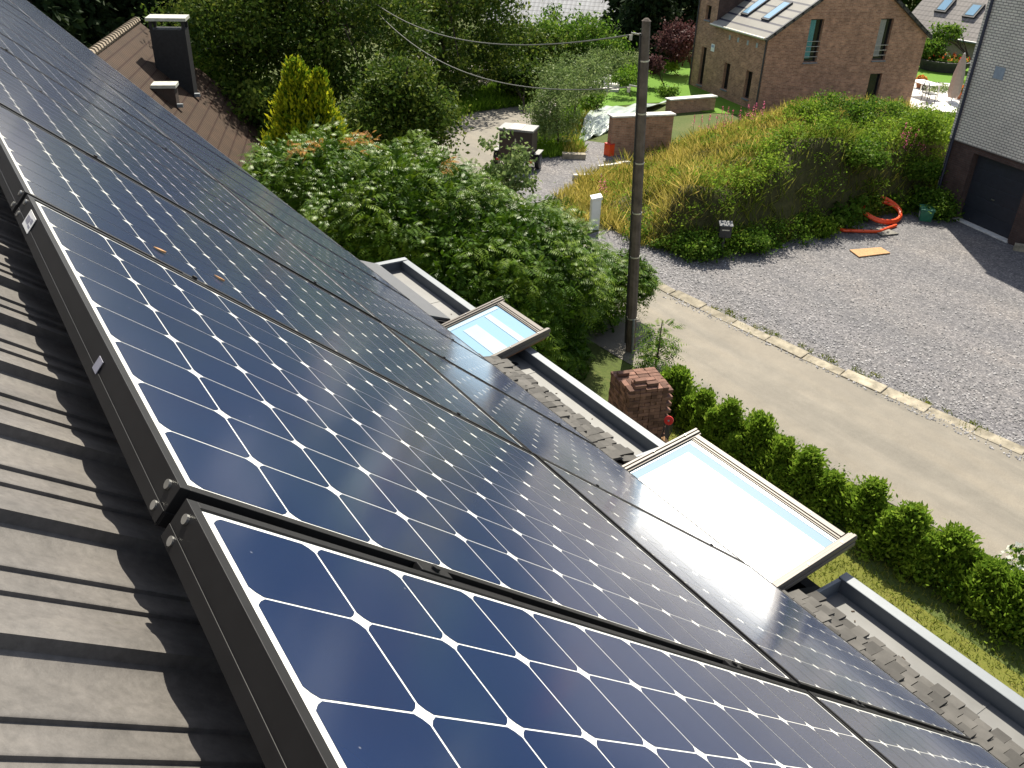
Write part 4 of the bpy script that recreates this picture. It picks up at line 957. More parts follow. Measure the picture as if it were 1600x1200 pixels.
# ================================================================== UTILITY POLE AND CABLES
pb_ = at(985, 548); top_ = far(1010, 33, 16.35)
e = empty('utility_pole', pb_, 'tall weathered leaning utility pole beside the road', 'pole')
tp = top_ - pb_
mb = MB(); N_ = 9
for i in range(N_): pass
mb.tube([tp * t for t in np.linspace(-.02, 1, N_)], [.105 - .028 * t for t in np.linspace(0, 1, N_)], 8, cap=True)
mb.tube([tp, tp + [0, 0, .05]], [.09, .03], 8)
mb.build('shaft', M['pole'], e, bevel=.004)
mb = MB(); od = unit(np.array([-tp[1] * 0 - .55, -.6, 0])); lf = np.array([-.55, -.83, 0]); lf /= np.linalg.norm(lf); rt2 = np.array([.83, -.55, 0])
side = np.array(RW[0]) * 1.0; side[2] = 0; side /= np.linalg.norm(side); fro = np.array([side[1], -side[0], 0])
rad = lambda t: .105 - .028 * t
mb.tube([tp * t - side * (rad(t) + .02) + fro * .02 for t in np.linspace(.03, .97, 8)], .018, 6); mb.build('cable', M['black'], e)
mb = MB(); mb.tube([tp * t + fro * (rad(t) + .012) + side * .02 for t in np.linspace(.0, .12, 3)], .028, 8); mb.build('conduit', M['zinc'], e)
mb = MB()
for t in (.12, .33, .47, .62, .76, .9): mb.tube([tp * (t - .002), tp * (t + .002)], rad(t) + .006, 10)
mb.build('strap', M['steelbar'], e)
for t in (.965, .83):
    mb = MB(); mb.tube([tp * t - side * .05, tp * t - side * .26 + [0, 0, .03]], .016, 6); mb.tube([tp * t - side * .26, tp * t - side * .26 + [0, 0, -.09]], .03, 8)
    mb.build('bracket', M['steelbar'], e)
PT = lambda t: pb_ + tp * t
def wire(label, a, b_, sag, r=.018):
    mb = MB(); ts = np.linspace(0, 1, 28); mid = lambda t: a + (b_ - a) * t - np.array([0, 0, sag * 4 * t * (1 - t)]) - a
    mb.tube([mid(t) for t in ts], r, 6); o = mb.build('overhead_cable', simple('grey_cable', (.12, .12, .10), .7)); o.location = a; set_props(o, label, 'cable', 'cables on the pole')
wire('upper overhead cable sagging from the top of the pole into the trees', PT(.965) - side * .26, far(590, 8, 34), .62, .015)
wire('lower overhead cable sagging from the pole into the trees', PT(.83) - side * .26, far(592, 22, 34), .85, .013)
wire('thin overhead cable beside the black chimney', far(250, 84, 33), far(470, 30, 37), .25, .016)

# ================================================================== SMALL OBJECTS
# stacked reclaimed bricks
sb = at(985, 602, 1.3); sb[2] = 0
yaw = math.atan2(.57, .82) ; ca, sa = math.cos(yaw), math.sin(yaw)
exs = np.array([-.52, .85, 0]); exs /= np.linalg.norm(exs); eys = np.array([-.85, -.52, 0])    # along right face, along left face
exr = np.array([.30, .95, 0]); exr /= np.linalg.norm(exr); eyr = np.array([-exr[1], exr[0], 0])
e = empty('brick_stack', sb, 'stack of old red bricks with stepped top behind the zinc gutter', 'brick stack')
rr = random.Random(12)
def stack(o, nx_, ny_, nz_, holes=()):
    mb = MB()
    for kz in range(nz_):
        al = kz % 2
        bl, bw = (.21, .105) if al == 0 else (.105, .21)
        ni, nj = int(round(nx_ / bl)), int(round(ny_ / bw))
        for i in range(ni):
            for j in range(nj):
                if 0 < i < ni - 1 and 0 < j < nj - 1 and kz < nz_ - 2: continue
                if holes and kz >= nz_ - holes[0] and (i + .5) * bl < holes[1] and (j + .5) * bw > holes[2]: continue
                jt = lambda: rr.uniform(-.008, .008)
                mb.obox(np.array(o) + exr * (i * bl + .003 + jt()) + eyr * (j * bw + .003 + jt()) + [0, 0, kz * .068], exr * (bl - .006), eyr * (bw - .006), (0, 0, .063), rr.random())
    return mb
stack((0, 0, -.05), .74, .42, 18).build('tall_pile', M['bricks'], e, bevel=.006)
mb = stack(eyr * .44 + np.array([0, 0, -.05]), .74, .42, 17); mb.build('low_pile', M['bricks'], e, bevel=.006)
for i, (a, b_, z, la) in enumerate(((.12, .04, 1.175, 0), (.13, .16, 1.175, 0), (.36, .07, 1.175, 0), (.36, .19, 1.175, .05), (.14, .10, 1.24, 0), (.05, .62, 1.11, 0))):
    mb = MB(); dx = exr * math.cos(la) + eyr * math.sin(la); dyv = -exr * math.sin(la) + eyr * math.cos(la)
    mb.obox((0, 0, 0), dx * .21, dyv * .1, (0, 0, .062), rr.random()); o = mb.build('brick', M['bricks'], bevel=.006); o.location = sb + exr * a + eyr * b_ + [0, 0, z]
    set_props(o, 'loose red brick lying on top of the old brick stack', 'brick', 'loose bricks on the stack')

def board(label, pts, th, mat, name='board'):
    P = [at(*q, .03) for q in pts]; c = sum(P) / 4; mb = MB(); P = [p - c for p in P]
    mb.hexa([p + [0, 0, -th / 2 + .0] for p in P] + [p + [0, 0, th / 2] for p in P]); o = mb.build(name, mat, bevel=.003); o.location = c + [0, 0, th * .2]; set_props(o, label, 'board')
board('orange brown particle board lying on the grey gravel', [(1342, 402), (1391, 396), (1376, 387), (1327, 391)], .03, M['osb'])
board('small grey board lying by the orange hose', [(1378, 369), (1404, 366), (1384, 357), (1360, 358)], .04, M['greyboard'])
# hose coil
hc = at(1384, 348); e = empty('hose', hc, 'coiled bright orange corrugated hose at the foot of the mound', 'hose')
for j, (rx, zt, ox) in enumerate(((.62, .34, 0.0), (.56, .22, .10))):
    mb = MB(); pts = []
    bx_ = np.array([.18, .98, 0]); by_ = np.array([-.98, .18, 0])
    for t in np.linspace(0, 1, 60):
        a = 6.283 * t; pts.append(bx_ * (rx * 1.12 * math.cos(a) + ox * .3) + by_ * rx * .95 * (math.sin(a) * .9 + .55) + np.array([0, 0, .07 + j * .05 + zt * (1 + math.sin(a)) * .75]))
    mb.tube(pts, [.050 + .005 * (i % 2) for i in range(60)], 8, cap=False); mb.build('loop', M['orange'], e, smooth=True)
tl = [at(1400, 352, .06), at(1372, 362, .06), at(1345, 361, .07), at(1318, 360, .08), at(1296, 351, .12), at(1288, 345, .2)]
mb = MB(); mb.tube([p - hc for p in tl], .05, 8); mb.build('tail', M['orange'], e, smooth=True)
# green box
gp = at(1444, 343); e = empty('box', gp, 'green plastic box with a pale label beside the dark brick base', 'box')
mb = MB(); mb.hexa([(-.24, -.17, 0), (.24, -.17, 0), (.24, .17, 0), (-.24, .17, 0), (-.28, -.2, .34), (.28, -.2, .34), (.28, .2, .34), (-.28, .2, .34)]); mb.build('body', M['greenbox'], e, bevel=.02)
mb = MB(); mb.box(-.3, .3, -.22, .22, .342, .40); mb.build('lid', M['greenbox'], e, bevel=.02)
mb = MB(); mb.hexa([(.02, -.188, .10), (.16, -.188, .10), (.16, -.17, .10), (.02, -.17, .10), (.02, -.206, .26), (.16, -.206, .26), (.16, -.18, .26), (.02, -.18, .26)]); mb.build('label', M['sticker'], e)
e.rotation_euler.z = -.9
# stones and blocks
def block(name, label, px_, size, mat, rz, cat='stone', group=None, z=0.0):
    mb = MB(); a, b_, c = size; r_ = random.Random(int(px_[0])); j = lambda: r_.uniform(-.06, .06)
    mb.hexa([(-a / 2 * (1 + j()), -b_ / 2 * (1 + j()), -.03), (a / 2, -b_ / 2 * (1 + j()), -.03), (a / 2 * (1 + j()), b_ / 2, -.03), (-a / 2, b_ / 2 * (1 + j()), -.03), (-a / 2, -b_ / 2, c * (1 + j())), (a / 2 * (1 + j()), -b_ / 2, c), (a / 2, b_ / 2 * (1 + j()), c), (-a / 2 * (1 + j()), b_ / 2, c * (1 + j()))])
    o = mb.build(name, mat, bevel=.012); o.location = at(*px_) + [0, 0, z]; o.rotation_euler.z = rz; set_props(o, label, cat, group)
block('concrete_block', 'grey concrete block in the shade beside the garage door', (1592, 392), (.32, .2, .2), M['concrete'], .5, 'block')
block('stone_block', 'rough tan stone block lying on the gravel driveway', (896, 248), (.85, .3, .2), M['concrete'], 1.0)
block('edging_stone', 'pale edging stone by the driveway, nearer the utility cabinet', (918, 281), (1.05, .16, .2), M['stone'], 1.16, 'edging', 'edging stones')
block('edging_stone', 'pale edging stone by the driveway, nearer the garden wall', (953, 265), (1.0, .16, .2), M['stone'], 1.5, 'edging', 'edging stones')
block('edging_stone', 'small pale edging stone at the far end of the driveway edge', (974, 261), (.5, .16, .2), M['stone'], 1.45, 'edging', 'edging stones')
# white stone slabs near the lawn tip
for i, (q, sz, z, rz) in enumerate((((944, 141), (1.5, .7, .14), 0, .75), ((946, 138), (1.35, .6, .14), .14, .8), ((944, 137), (.6, .45, .2), .28, .5), ((956, 133), (.6, .5, .22), .28, 1.1), ((950, 128), (1.3, .6, .12), .0, .8))):
    block('stone_slab', ['wide pale slab at the bottom of the slab pile by the lawn tip', 'second pale slab in the pile by the lawn tip', 'small left stone on top of the slab pile', 'small right stone on top of the slab pile', 'pale slab behind the pile by the lawn tip'][i], q, sz, M['stone'], rz, 'slab', 'pale slabs by the lawn', z)
# utility cabinet
cb = at(929, 341, .30); e = empty('utility_cabinet', cb, 'white utility cabinet standing in dry grass', 'cabinet', None, -.5)
mb = MB(); mb.box(-.16, .16, -.13, .13, -.4, .60); mb.build('body', M['white'], e, bevel=.01)
mb = MB(); mb.hexa([(-.18, -.155, .6), (.18, -.155, .6), (.18, .15, .6), (-.18, .15, .6), (-.18, -.155, .63), (.18, -.155, .63), (.18, .15, .70), (-.18, .15, .70)]); mb.build('cap', M['white'], e, bevel=.008)
mb = MB(); mb.box(-.13, .13, -.138, -.13, .06, .55); mb.build('door', simple('off_white', (.7, .7, .68), .5), e, bevel=.003)
# mailbox
mbp = at(1126, 402); e = empty('mailbox', mbp, 'black mailbox on a post among weeds at the gravel edge', 'mailbox', None, .9)
mb = MB(); mb.box(-.035, .035, -.035, .035, -.05, .62); mb.build('post', M['black'], e)
mb = MB(); mb.box(-.16, .16, -.12, .12, .60, .92); mb.build('body', M['black'], e, bevel=.008)
mb = MB(); mb.hexa([(-.18, -.15, .923), (.18, -.15, .923), (.18, .13, .923), (-.18, .13, .923), (-.18, -.15, .945), (.18, -.15, .945), (.18, .13, 1.0), (-.18, .13, 1.0)]); mb.build('lid', simple('pale_lid', (.10, .105, .115), .7), e, bevel=.004)
mb = MB(); mb.box(-.10, .10, -.126, -.12, .80, .83); mb.build('slot', M['steelbar'], e)
# trailer
ta, tb2 = at(776, 262), at(832, 268); dd = tb2 - ta; tw = np.linalg.norm(dd); yaw = math.atan2(dd[1], dd[0])
e = empty('trailer', (ta + tb2) / 2, 'small dark box trailer with pale lid parked at the road bend', 'trailer', None, yaw)
w_ = tw / 2
mb = MB(); mb.box(-w_ + .06, w_ - .06, 0, .8, .32, 1.32); mb.build('body', M['trailer'], e, bevel=.02)
mb = MB(); mb.box(-w_ + .02, w_ - .02, -.05, .85, 1.32, 1.40); ld = mb.build('lid', M['lid'], e, bevel=.015)
mb = MB(); mb.box(-.25, .18, -.02, .8, 1.40, 1.412); mb.build('pale_panel', simple('cream_panel', (.42, .38, .33), .5), ld)
mb = MB(); mb.box(-w_ + .12, -.02, -.016, 0, .38, 1.05); mb.box(.02, w_ - .12, -.016, 0, .38, 1.05); d_ = mb.build('rear_door', simple('brown_door', (.05, .03, .028), .5), e, bevel=.006)
mb = MB(); mb.box(-.02, .02, -.03, -.016, .36, 1.08); mb.build('bar', M['steelbar'], d_)
mb = MB(); mb.box(-w_, w_, -.08, -.02, .28, .38); mb.build('bumper', M['lid'], e, bevel=.01)
for s_ in (-1, 1):
    mb = MB(); mb.tube([(s_ * (w_ + .02), .4, .28), (s_ * (w_ + .18), .4, .28)], .28, 18); wl = mb.build('wheel', M['black'], e, bevel=.02)
    mb = MB(); mb.tube([(s_ * (w_ + .18), .4, .28), (s_ * (w_ + .19), .4, .28)], .14, 14); mb.build('rim', M['zinc'], wl)
    mb = MB(); mb.box(s_ * (w_ + .1) - .1, s_ * (w_ + .1) + .1, .06, .74, .57, .60); mb.build('mudguard', M['lid'], e, bevel=.01)
    mb = MB(); mb.box(s_ * (w_ - .06) - .07, s_ * (w_ - .06) + .07, -.10, -.08, .30, .37); mb.build('tail_light', M['red'], e)
mb = MB(); mb.tube([(-.3, .8, .35), (0, 1.7, .38)], .03, 6); mb.tube([(.3, .8, .35), (0, 1.7, .38), (0, 2.0, .4)], .03, 6); mb.build('tow_bar', M['zinc'], e)
# crumpled pale tarp on the slope between lawn and driveway
c4 = [at(*q) for q in ((900, 226), (950, 208), (1046, 164), (1000, 163), (928, 171))]
na, nb2 = 40, 26; V_ = []
q00, q10, q01, q11 = at(900, 227), at(958, 204), at(926, 171), at(1046, 161)
for i in range(na):
    for j in range(nb2):
        s, t = i / (na - 1), j / (nb2 - 1); p = (q00 * (1 - s) + q10 * s) * (1 - t) + (q01 * (1 - s) + q11 * s) * t
        z = .06 + .22 * math.sin(math.pi * t) + .05 * math.sin(17 * s + 5 * t + 2 * math.sin(6 * t)) + .035 * math.sin(31 * s - 9 * t) * math.cos(13 * t)
        V_.append((p[0] + .05 * math.sin(9 * t), p[1] + .05 * math.sin(11 * s), z))
V_ = np.array(V_); idx = np.arange(na * nb2).reshape(na, nb2); F = np.stack([idx[:-1, :-1], idx[1:, :-1], idx[1:, 1:], idx[:-1, 1:]], -1).reshape(-1, 4)
o = npmesh('tarp', V_ - q00, F, M['tarp'], smooth=True); o.location = q00; md = o.modifiers.new('thick', 'SOLIDIFY'); md.thickness = .012
set_props(o, 'crumpled pale green ground sheet on the bank below the lawn', 'tarp')
# red crate at the wall end
rp = at(951, 243); e = empty('crate', rp, 'small orange red crate against the end of the brick garden wall', 'crate')
mb = MB(); mb.box(-.16, .16, -.12, .12, 0, .03)
for a0, a1, b0, b1 in ((-.16, .16, -.12, -.10), (-.16, .16, .10, .12), (-.16, -.14, -.10, .10), (.14, .16, -.10, .10)): mb.box(a0, a1, b0, b1, .03, .45)
mb.build('body', M['orange'], e, bevel=.008)
mb = MB(); mb.box(-.17, .17, -.13, .13, .43, .46); mb.build('rim', M['red'], e, bevel=.006)
# garden furniture behind the brick house
up_ = at(1486, 160); e = empty('parasol', up_, 'closed beige parasol on the sunny terrace', 'parasol')
mb = MB(); mb.tube([(0, 0, 0), (0, 0, 2.35)], .03, 8); mb.tube([(0, 0, 0), (0, 0, .08)], .3, 14); mb.build('pole', M['white'], e)
mb = MB(); nf_ = 14
prf = [(.20, .25), (.27, .45), (.27, .9), (.24, 1.4), (.15, 1.95), (.05, 2.3)]; ringv = []
for r_, z in prf: ringv.append([((r_ * (1 + .12 * (k % 2))) * math.cos(6.283 * k / nf_), (r_ * (1 + .12 * (k % 2))) * math.sin(6.283 * k / nf_), z) for k in range(nf_)])
vv = [p for rg_ in ringv for p in rg_]; ff = [(i * nf_ + k, i * nf_ + (k + 1) % nf_, (i + 1) * nf_ + (k + 1) % nf_, (i + 1) * nf_ + k) for i in range(len(prf) - 1) for k in range(nf_)] + [tuple(range((len(prf) - 1) * nf_, len(prf) * nf_))]
mb.add(vv, ff); mb.build('canopy', M['cloth'], e)
tpz = at(1440, 152); e = empty('table', tpz, 'white garden table on the terrace behind the brick house', 'table', None, -.3)
mb = MB(); mb.box(-.75, .75, -.45, .45, .70, .74); mb.build('top', M['white'], e, bevel=.01)
for sx_ in (-1, 1):
    for sy_ in (-1, 1): mb = MB(); mb.tube([(sx_ * .66, sy_ * .38, 0), (sx_ * .62, sy_ * .36, .70)], .03, 8); mb.build('leg', M['white'], e)
chp = at(1449, 160); e = empty('chair', chp, 'dark round backed garden chair beside the white table', 'chair', None, -.4)
mb = MB(); mb.box(-.25, .25, -.24, .24, .41, .45); mb.build('seat', M['black'], e, bevel=.01)
mb = MB(); mb.tube([(-.25, -.24, .43), (-.27, -.27, .75), (-.15, -.3, .98), (0, -.31, 1.04), (.15, -.3, .98), (.27, -.27, .75), (.25, -.24, .43)], .022, 8)
for k in range(-2, 3): mb.tube([(k * .08, -.25, .45), (k * .08, -.30, 1.0 - abs(k) * .03)], .012, 6)
mb.build('backrest', M['black'], e)
for sx_ in (-1, 1):
    for sy_ in (-1, 1): mb = MB(); mb.tube([(sx_ * .24, sy_ * .23, 0), (sx_ * .22, sy_ * .21, .42)], .02, 6); mb.build('leg', M['black'], e)
def flowers(name, label, q, r, h, n, lm1, lm2, seed, frac_=.4, group=None, cat_='plant', pot=None):
    b0 = at(*q); e = empty(name, b0, label, cat_, group); rg = np.random.default_rng(seed)
    z0 = 0
    if pot:
        mb = MB(); mb.lathe((0, 0, 0), [(pot * .6, 0), (pot, pot * 1.3), (pot * 1.08, pot * 1.32), (pot * 1.08, pot * 1.5)], 14); mb.build('pot', simple('terracotta', (.35, .15, .08), .8), e); z0 = pot * 1.3
    def cloud(m_, lm, nm, lo, sz):
        u = unit(rg.normal(size=(m_, 3))); u[:, 2] = np.abs(u[:, 2]); p = u * np.array([r, r, h]) * (lo + (1 - lo) * rg.random((m_, 1)) ** .5) + [0, 0, z0]
        nn = unit(rg.normal(size=(m_, 3)) + u); ls = sz * rg.uniform(.6, 1.3, m_); v, f = leaves(p, rg.normal(size=(m_, 3)), nn, ls, ls * .7); npmesh(nm, v, f, lm, e, rg.random(m_))
    cloud(n, lm1, 'foliage', .2, .09)
    if lm2: cloud(int(n * frac_), lm2, 'flowers', .85, .09)
flowers('potted_plant', 'potted plant with orange red flowers at the corner of the brick house', (1436, 138), .35, .4, 500, L['green'], L['redflower'], 5, .5, 'flower pots on the terrace', 'plant', .22)
flowers('potted_plant', 'potted plant with orange flowers right of the closed parasol', (1500, 155), .35, .4, 500, L['green'], L['redflower'], 6, .5, 'flower pots on the terrace', 'plant', .22)
flowers('shrub', 'low green plant on the terrace edge beside the closed parasol', (1503, 140), .6, .5, 700, L['green'], None, 7)
flowers('shrub', 'low pale plants on the terrace left of the parasol', (1466, 142), .9, .4, 900, L['willow'], None, 8)
# raised bed with flowers at the back of the garden lawn
rb = far(1478, 84, 60); rb[2] = 0; e = empty('planter', rb, 'dark curved planter with orange flowers at the back of the garden lawn', 'planter', None, yw)
mb = MB(); mb.lathe((0, 0, 0), [(1.2, 0), (1.5, .5), (1.55, .62), (1.4, .62), (1.3, .55)], 24); mb.build('body', M['slate'], e)
rg = np.random.default_rng(9)
for nm, lm, n_, zz in (('foliage', L['green'], 600, .65), ('flowers', L['redflower'], 110, .75)):
    a = rg.random(n_) * 6.283; rr_ = 1.4 * rg.random(n_) ** .4; p = np.stack([rr_ * np.cos(a), rr_ * np.sin(a), zz + rg.normal(0, .1, n_)], 1); ls = rg.uniform(.1, .25, n_); v, f = leaves(p, rg.normal(size=p.shape), unit(rg.normal(size=p.shape) + [0, 0, 1]), ls, ls * .7); npmesh(nm, v, f, lm, e, rg.random(n_))

# ================================================================== VEGETATION
# big sumac in the middle, built from drooping feather shaped leaves
rg = np.random.default_rng(77)
SE = [(far(772, 420, 16.8), (2.4, 2.3, 1.6)), (far(630, 340, 18.0), (2.4, 2.3, 1.5)), (far(490, 295, 19.6), (1.9, 1.8, 1.25)), (far(905, 448, 18.0), (1.25, 1.0, 1.2)), (far(760, 490, 15.7), (1.9, 1.3, 1.3)), (far(560, 400, 17.3), (1.9, 1.4, 1.4)), (far(988, 425, 18.3), (.65, .5, .55)), (far(850, 540, 15.9), (1.2, .9, .9))]
SE = [(np.array(c), np.array(r)) for c, r in SE]
def fronds(rg, p, out, n, Lf, npair, lsz, updroop=(.25, .55)):
    dirv = unit(out * np.array([1, 1, .35]) + rg.normal(size=(n, 3)) * .45 + [0, 0, .12]); side_ = unit(np.cross(dirv, [0, 0, 1.])); ln = Lf * rg.uniform(.6, 1.25, n); dr = rg.uniform(*updroop, n)
    parts_c, parts_d, parts_n, parts_l = [], [], [], []
    for k in range(npair):
        t = (k + .8) / npair
        c = p + dirv * (ln * t)[:, None] - np.array([0, 0, 1.]) * (dr * ln * t * t)[:, None]
        tang = unit(dirv - np.array([0, 0, 2.]) * (dr * t)[:, None]); nrm = unit(np.cross(side_, tang))
        l = lsz * math.sin(math.pi * (.22 + .70 * t)) * rg.uniform(.8, 1.15, n)
        for s in (-1, 1):
            d = unit(side_ * s + tang * .35 - np.array([0, 0, .38])); parts_c.append(c + d * (l * .5)[:, None]); parts_d.append(d); parts_n.append(nrm * 1.0); parts_l.append(l)
    c = np.concatenate(parts_c); d = np.concatenate(parts_d); nn = np.concatenate(parts_n); l = np.concatenate(parts_l)
    return leaves(c, d, nn, l, l * .27)
st = empty('sumac', (SE[1][0] * .5 + SE[0][0] * .5) * [1, 1, 0], 'wide spreading sumac with feathery drooping leaves between the house and the road', 'tree')
b0 = np.array(st.location)
nF = 13000; p, out, kk = ell_points(rg, nF, SE, .72)
inside = np.zeros(nF, bool)
for i, (c, r) in enumerate(SE): inside |= (kk != i) & ((((p - c) / r) ** 2).sum(1) < .62)
ok = ~inside & (p[:, 2] > .25); p, out = p[ok], out[ok]; n = len(p)
clus = np.sin(p[:, 0] * 2.3 + 1.3 * np.sin(p[:, 1] * 2.1)) * np.sin(p[:, 1] * 2.6 + p[:, 2] * 2); p = p + out * (clus * .26 - .06)[:, None]
v, f = fronds(rg, p - b0, out, n, .36, 8, .118)
ft = rg.random(n); tint = np.clip(np.tile(ft * .45 + .2 + .2 * clus, 16) + .25 * rg.random(n * 16), 0, 1)
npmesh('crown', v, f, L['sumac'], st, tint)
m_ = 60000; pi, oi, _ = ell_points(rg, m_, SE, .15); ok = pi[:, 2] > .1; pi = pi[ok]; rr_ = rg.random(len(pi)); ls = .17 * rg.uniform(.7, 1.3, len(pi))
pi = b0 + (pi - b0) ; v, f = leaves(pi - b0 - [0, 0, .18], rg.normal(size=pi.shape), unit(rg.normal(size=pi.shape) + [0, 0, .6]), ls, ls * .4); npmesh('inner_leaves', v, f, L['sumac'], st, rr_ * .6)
px_r = [(560, 212), (572, 222), (490, 228), (465, 235), (545, 222), (700, 255)]
pr_ = np.concatenate([np.array([far(x + rg.normal(0, 5), y + rg.normal(0, 4) , 17.4) for _ in range(4)]) for x, y in px_r])
pr_ = np.repeat(pr_, 3, 0) + rg.normal(0, .06, (len(pr_) * 3, 3)); v, f = fronds(rg, pr_ - b0, unit(rg.normal(size=pr_.shape) + [0, 0, .8]), len(pr_), .24, 7, .075)
npmesh('rusty_shoots', v, f, L['sumac_rust'], st, rg.random(len(f)))
mb = MB()
for (c, r) in SE[:6]:
    g0 = np.array([c[0] * .6 + b0[0] * .4, c[1] * .6 + b0[1] * .4, float(terr(c[0], c[1]))]) - b0
    for _ in range(3):
        q = c - b0 + unit(rg.normal(size=3)) * r * .6; mb.tube([g0 - [0, 0, .1], g0 * .5 + q * .5 + [0, 0, .2], q], [.09, .06, .02], 6)
mb.build('trunk', M['bark'], st, smooth=True)
# young sumac shoots right of the pole
def sapling(label, q, h, r, nfr, seed, lf=.40):
    b_ = at(*q); rg = np.random.default_rng(seed); e = empty('sumac_sapling', b_, label, 'sapling', 'young sumacs by the pole')
    a = rg.random(nfr) * 6.283; z = h * rg.uniform(.25, 1, nfr); p = np.stack([np.cos(a) * r * .3, np.sin(a) * r * .3, z], 1) * rg.uniform(.6, 1.3, (nfr, 1)) * [1, 1, .85]; out = np.stack([np.cos(a), np.sin(a), .4 + 0 * a], 1)
    v, f = fronds(rg, p, out, nfr, lf, 8, .12); npmesh('crown', v, f, L['green'], e, rg.random(len(f)))
    mb = MB(); mb.tube([(0, 0, -.05), (.02, 0, h * .5), (0, .03, h * .9)], [.025, .018, .008], 6); mb.build('stem', M['bark'], e)
sapling('young sumac with light green leaves at the foot of the pole', (1024, 572), 1.15, .6, 60, 41)
sapling('lower young sumac between the brick stack and the road', (1022, 590), 1.0, .6, 45, 42)
# thuja hedge along the road
HT = [(1062, 580, 1.35, .50), (1100, 615, 1.3, .46), (1140, 632, 1.4, .50), (1192, 652, 1.45, .52), (1228, 690, 1.2, .42), (1268, 706, 1.4, .46), (1305, 745, 1.0, .40), (1368, 757, 1.5, .55), (1432, 797, 1.45, .55), (1500, 832, 1.5, .58), (1555, 885, 1.2, .5), (1605, 905, 1.4, .6)]
for i, (x, y, h, r) in enumerate(HT):
    rq = random.Random(i + 40); h *= rq.uniform(.56, .68); b_ = at(x, y, h); b_[2] = 0; b_[1] = min(max(b_[1], 10.4), 11.0)
    r *= rq.uniform(.68, .90)
    sb_ = [(sx_ * rq.uniform(.18, .52), rq.uniform(-.2, .22), rq.uniform(.45, .86), rq.uniform(.55, .85), rq.uniform(.35, .6)) for sx_ in (-1, 1, rq.choice((-1, 1)), rq.choice((-.4, .4)))]
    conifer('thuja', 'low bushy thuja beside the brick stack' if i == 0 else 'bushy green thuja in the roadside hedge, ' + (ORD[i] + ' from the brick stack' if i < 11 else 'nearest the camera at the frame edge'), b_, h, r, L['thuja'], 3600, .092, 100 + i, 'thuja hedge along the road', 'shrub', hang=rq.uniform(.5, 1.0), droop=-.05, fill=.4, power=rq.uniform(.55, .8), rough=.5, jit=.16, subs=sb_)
# undergrowth at the foot of the hedge
rg = np.random.default_rng(51)
xs = rg.uniform(-10.5, 0, 16000); yc = 10.7 + .0 * xs; ys_ = yc + np.clip(rg.normal(0, .25, len(xs)), -.5, .5); p = np.stack([xs, ys_, rg.uniform(.02, .5, len(xs)) ** 1.2], 1)
ls = rg.uniform(.035, .075, len(xs)); nn = unit(rg.normal(size=p.shape) + [0, 0, .8]); v, f = leaves(p, rg.normal(size=p.shape), nn, ls, ls * .6); o = npmesh('hedge_undergrowth', v, f, L['green'], None, rg.random(len(xs))); o['kind'] = 'stuff'
flowers('yarrow', 'white flowered wild plant at the end of the hedge by the road', (1578, 912), .3, .75, 260, L['green'], L['whiteflower'], 61, .3)
# garden grass behind the gutter
xs = rg.uniform(-10, 3, 42000); ys_ = rg.uniform(4.5, 10.2, len(xs)); p = np.stack([xs, ys_, 0 * xs + .0], 1)
o = blades('garden_grass', p, L['grass'], .09, .012, 52, lean=.7); o['kind'] = 'stuff'
# verge beyond the road bend and along the driveway
def vergepts(polypx, n, seed):
    poly = [tuple(at(*q)[:2]) for q in polypx]; rg = np.random.default_rng(seed); a = np.array(poly); lo, hi = a.min(0), a.max(0); x = rg.uniform(lo[0], hi[0], n * 5); y = rg.uniform(lo[1], hi[1], n * 5); ok = inpoly(x, y, poly); x, y = x[ok][:n], y[ok][:n]; return np.stack([x, y, terr(x, y)], 1)
o = blades('verge_grass', vergepts([(690, 190), (745, 176), (835, 164), (840, 138), (770, 140), (700, 165)], 9000, 71), L['verge'], .45, .05, 71, lean=.4); o['kind'] = 'stuff'
o = blades('verge_grass', vergepts([(834, 200), (832, 250), (868, 247), (915, 238), (908, 222), (930, 168), (945, 150), (900, 160), (860, 190)], 9000, 72), L['verge'], .32, .04, 72, lean=.5); o['kind'] = 'stuff'
o = blades('dry_grass', vergepts([(880, 246), (915, 240), (902, 226), (925, 176), (905, 190), (880, 225)], 3000, 73), L['dry'], .35, .03, 73, lean=.5); o['kind'] = 'stuff'
o = blades('dry_grass', vergepts([(865, 310), (900, 290), (930, 280), (985, 262), (1000, 330), (1005, 390), (975, 370), (920, 330)], 6000, 74), L['dry'], .35, .02, 74, lean=.5); o['kind'] = 'stuff'
rg = np.random.default_rng(88); fx = []
for a, b_, n_ in (((-17.4, 15.85), (-15.4, 16.25), 14), ((-15.4, 16.25), (-14.95, 19.6), 46), ((-14.95, 19.6), (-15.15, 23.5), 34), ((-15.15, 23.5), (-15.0, 26.5), 25)):
    t = rg.random(n_)[:, None]; fx.append(np.array(a) * (1 - t) + np.array(b_) * t + rg.normal(0, .24, (n_, 2)) + [-.2, .1])
fx = np.concatenate(fx); k = rg.integers(0, len(fx), 15000); hh = rg.uniform(.08, .75, len(fx)); p = np.c_[fx[k] + rg.normal(0, .13, (len(k), 2)), hh[k] * rg.random(len(k)) ** .7 + .02]
nrm = unit(rg.normal(size=p.shape) + [0, 0, 1.0]); big = rg.random(len(fx))[k]; ls = np.where(big > .6, rg.uniform(.09, .18, len(k)), rg.uniform(.04, .09, len(k))); v, f = leaves(p, rg.normal(size=p.shape), nrm, ls, ls * .7)
o = npmesh('foot_weeds', v, f, L['green'], None, np.clip(.5 * rg.random(len(fx))[k] + .5 * rg.random(len(k)), 0, 1)); o['kind'] = 'stuff'
